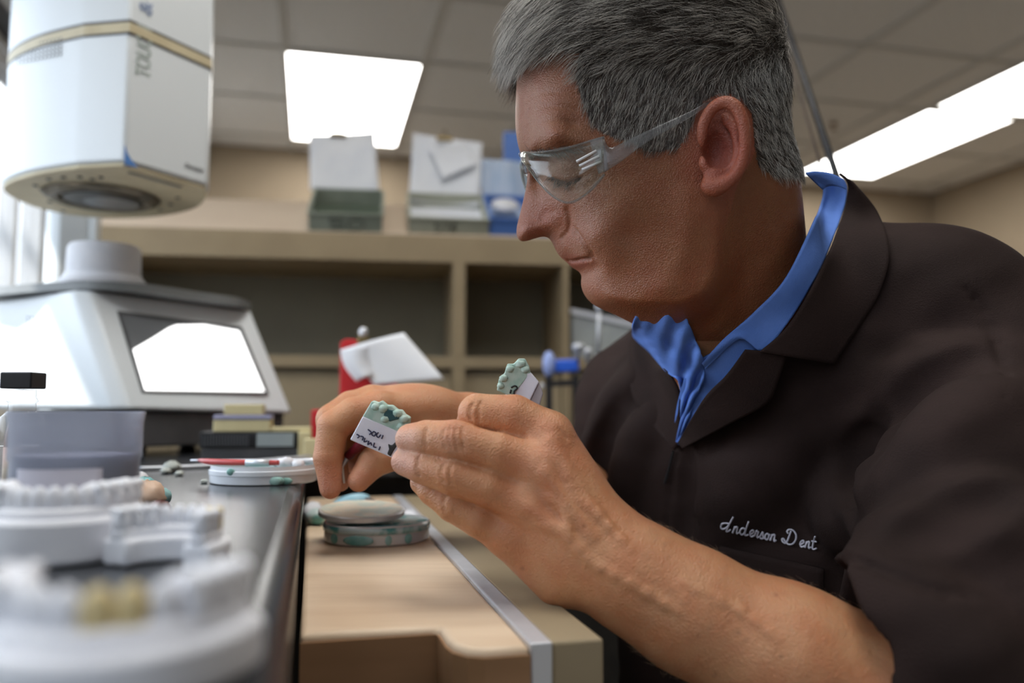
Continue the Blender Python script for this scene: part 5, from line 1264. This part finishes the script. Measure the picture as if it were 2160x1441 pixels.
MB().tube([KW(K(1102, 326, .628)), KW(K(1100, 326, .64)), KW(K(1102, 326, .652))], .0022, 8).go('bridge', m_clear2, gl, smooth=True)
MB().tube([KW(K(1108, 352, .630)), KW(K(1112, 362, .628))], .003, 8).go('nose_pad', m_clear2, gl, smooth=True)
# ---------------- casts held in the hands
def plane_obj(pts, d, th, name, m, parent, bevel=.0008, k=0):
    V = [KW(K(x, y, d+(k*(x-pts[0][0])))) for x, y in pts]
    return MB().prism(V, FWc*th).go(name, m, parent, bevel=bevel)
m_gw = mat('pale_green_plaster', (.52, .64, .56), .6, col2=(.30, .50, .42), nscale=160, lo=.4, hi=.75)
m_plw = mat('white_held_plaster', (.80, .79, .86), .7, col2=(.74, .73, .82), nscale=40, bump=.1, bscale=300)
t = thing('held_cast', 'small white cast with green tooth tops and pen marks, pinched by the near fingertips', 'dental cast', KW(K(800, 905, .553)))
plane_obj([(765, 878), (858, 918), (829, 967), (738, 928)], .551, .010, 'plaster_base', m_plw, t)
plane_obj([(784, 846), (797, 851), (803, 846), (815, 856), (826, 856), (838, 866), (846, 866), (854, 876), (864, 882), (862, 906), (857, 920), (764, 880)], .5515, .0095, 'tooth_tops', m_gw, t)
for c in ((792, 858, .0030), (808, 862, .0034), (838, 872, .0032), (853, 884, .0032), (846, 900, .003), (812, 884, .0028)): MB().ell(KW(K(c[0], c[1], .5515)), (c[2], c[2]*.7, c[2]*.8), 12, 8, amp=.3, seed=int(c[0])).go('tooth_cusp', m_gw, t, smooth=True)
plane_obj([(812, 862), (838, 868), (842, 884), (822, 890), (808, 880)], .5508, .002, 'dark_wax_spot', mat('dark_teal_wax', (.03, .10, .11), .4, col2=(.02, .07, .08)), t)
def pen(cs_, d, m, t, r=.00045): return strokes('pen_mark', cs_, lambda x, y: KW(K(x, y, d)), r, m, t)
for c in ([(776, 906), (783, 912), (779, 917)], [(788, 910), (784, 916), (789, 920), (793, 914), (788, 910)], [(798, 912), (794, 918), (798, 923), (803, 917)], [(808, 918), (805, 926)], [(752, 916), (758, 920), (754, 924)], [(760, 920), (766, 922), (764, 929)], [(770, 924), (768, 932), (775, 930)], [(778, 930), (776, 938), (782, 934), (784, 940)], [(790, 934), (788, 942), (794, 944)], [(802, 942), (799, 950)]):
    pen([c], .5507, m_ink, t)
plane_obj([(818, 936), (826, 940), (836, 930), (838, 940), (830, 952), (824, 964), (816, 958), (820, 948)], .5503, .002, 'ink_blot', m_inkk, t)
t = thing('held_cast', 'second small cast with green teeth rising behind the bent forefinger', 'dental cast', KW(K(1095, 800, .572)))
plane_obj([(1092, 786), (1120, 786), (1137, 806), (1112, 858), (1060, 850), (1072, 820)], .572, .012, 'plaster_base', m_plw, t, k=-.00004)
plane_obj([(1048, 824), (1052, 800), (1064, 788), (1070, 768), (1084, 768), (1094, 757), (1108, 757), (1116, 772), (1120, 788), (1100, 812), (1078, 836)], .5712, .011, 'tooth_tops', m_gw, t)
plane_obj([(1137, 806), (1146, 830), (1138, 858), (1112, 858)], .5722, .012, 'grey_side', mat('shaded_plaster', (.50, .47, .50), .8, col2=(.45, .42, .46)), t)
for c in ((1062, 798, .003), (1076, 778, .003), (1098, 768, .0034), (1108, 780, .003), (1056, 814, .0026)): MB().ell(KW(K(c[0], c[1], .5712)), (c[2], c[2]*.7, c[2]*.8), 12, 8, amp=.3, seed=int(c[0])).go('tooth_cusp', m_gw, t, smooth=True)
pen([[(1078, 818), (1086, 814), (1091, 819), (1085, 825), (1084, 833)], [(1078, 822), (1076, 830)]], .5708, m_inkk, t, .0006)
t = thing('wax_tool', 'dark red handled wax tool held by the far hand', 'tool', KW(K(770, 940, .68)))
MB().tube([KW(K(735, 962, .684)), KW(K(760, 938, .676)), KW(K(840, 880, .66))], .0040, 12).go('handle', mat('maroon_handle', (.20, .015, .03), .35, col2=(.15, .01, .02)), t, smooth=True)
MB().tube([KW(K(735, 962, .684)), KW(K(722, 985, .686)), KW(K(726, 1020, .684))], [.0022, .0014, .0008], 8).go('tip', m_metal, t, smooth=True)
# ---------------- hanging cables behind the neck
for (x0, y0, x1, y1, r_, lab) in ((1765, 372, 1612, -90, .0052, 'thicker black cable hanging from the ceiling behind the neck'), (1738, 372, 1640, 40, .0017, 'thinner dark cable beside the thicker one behind the neck')):
    sx = (x0-x1)/(y0-y1); yt = -260; pt_ = onz(x1+sx*(yt-y1), yt, CEIL); pb = P(x0+sx*120, y0+120, .98)
    o = MB().tube([pt_, pb], r_, 10).go('hanging_cable', m_black if r_ > .003 else mat('dark_brown_cable', (.06, .035, .02), .4, col2=(.05, .03, .02)), smooth=True); tag(o, lab, 'cable')
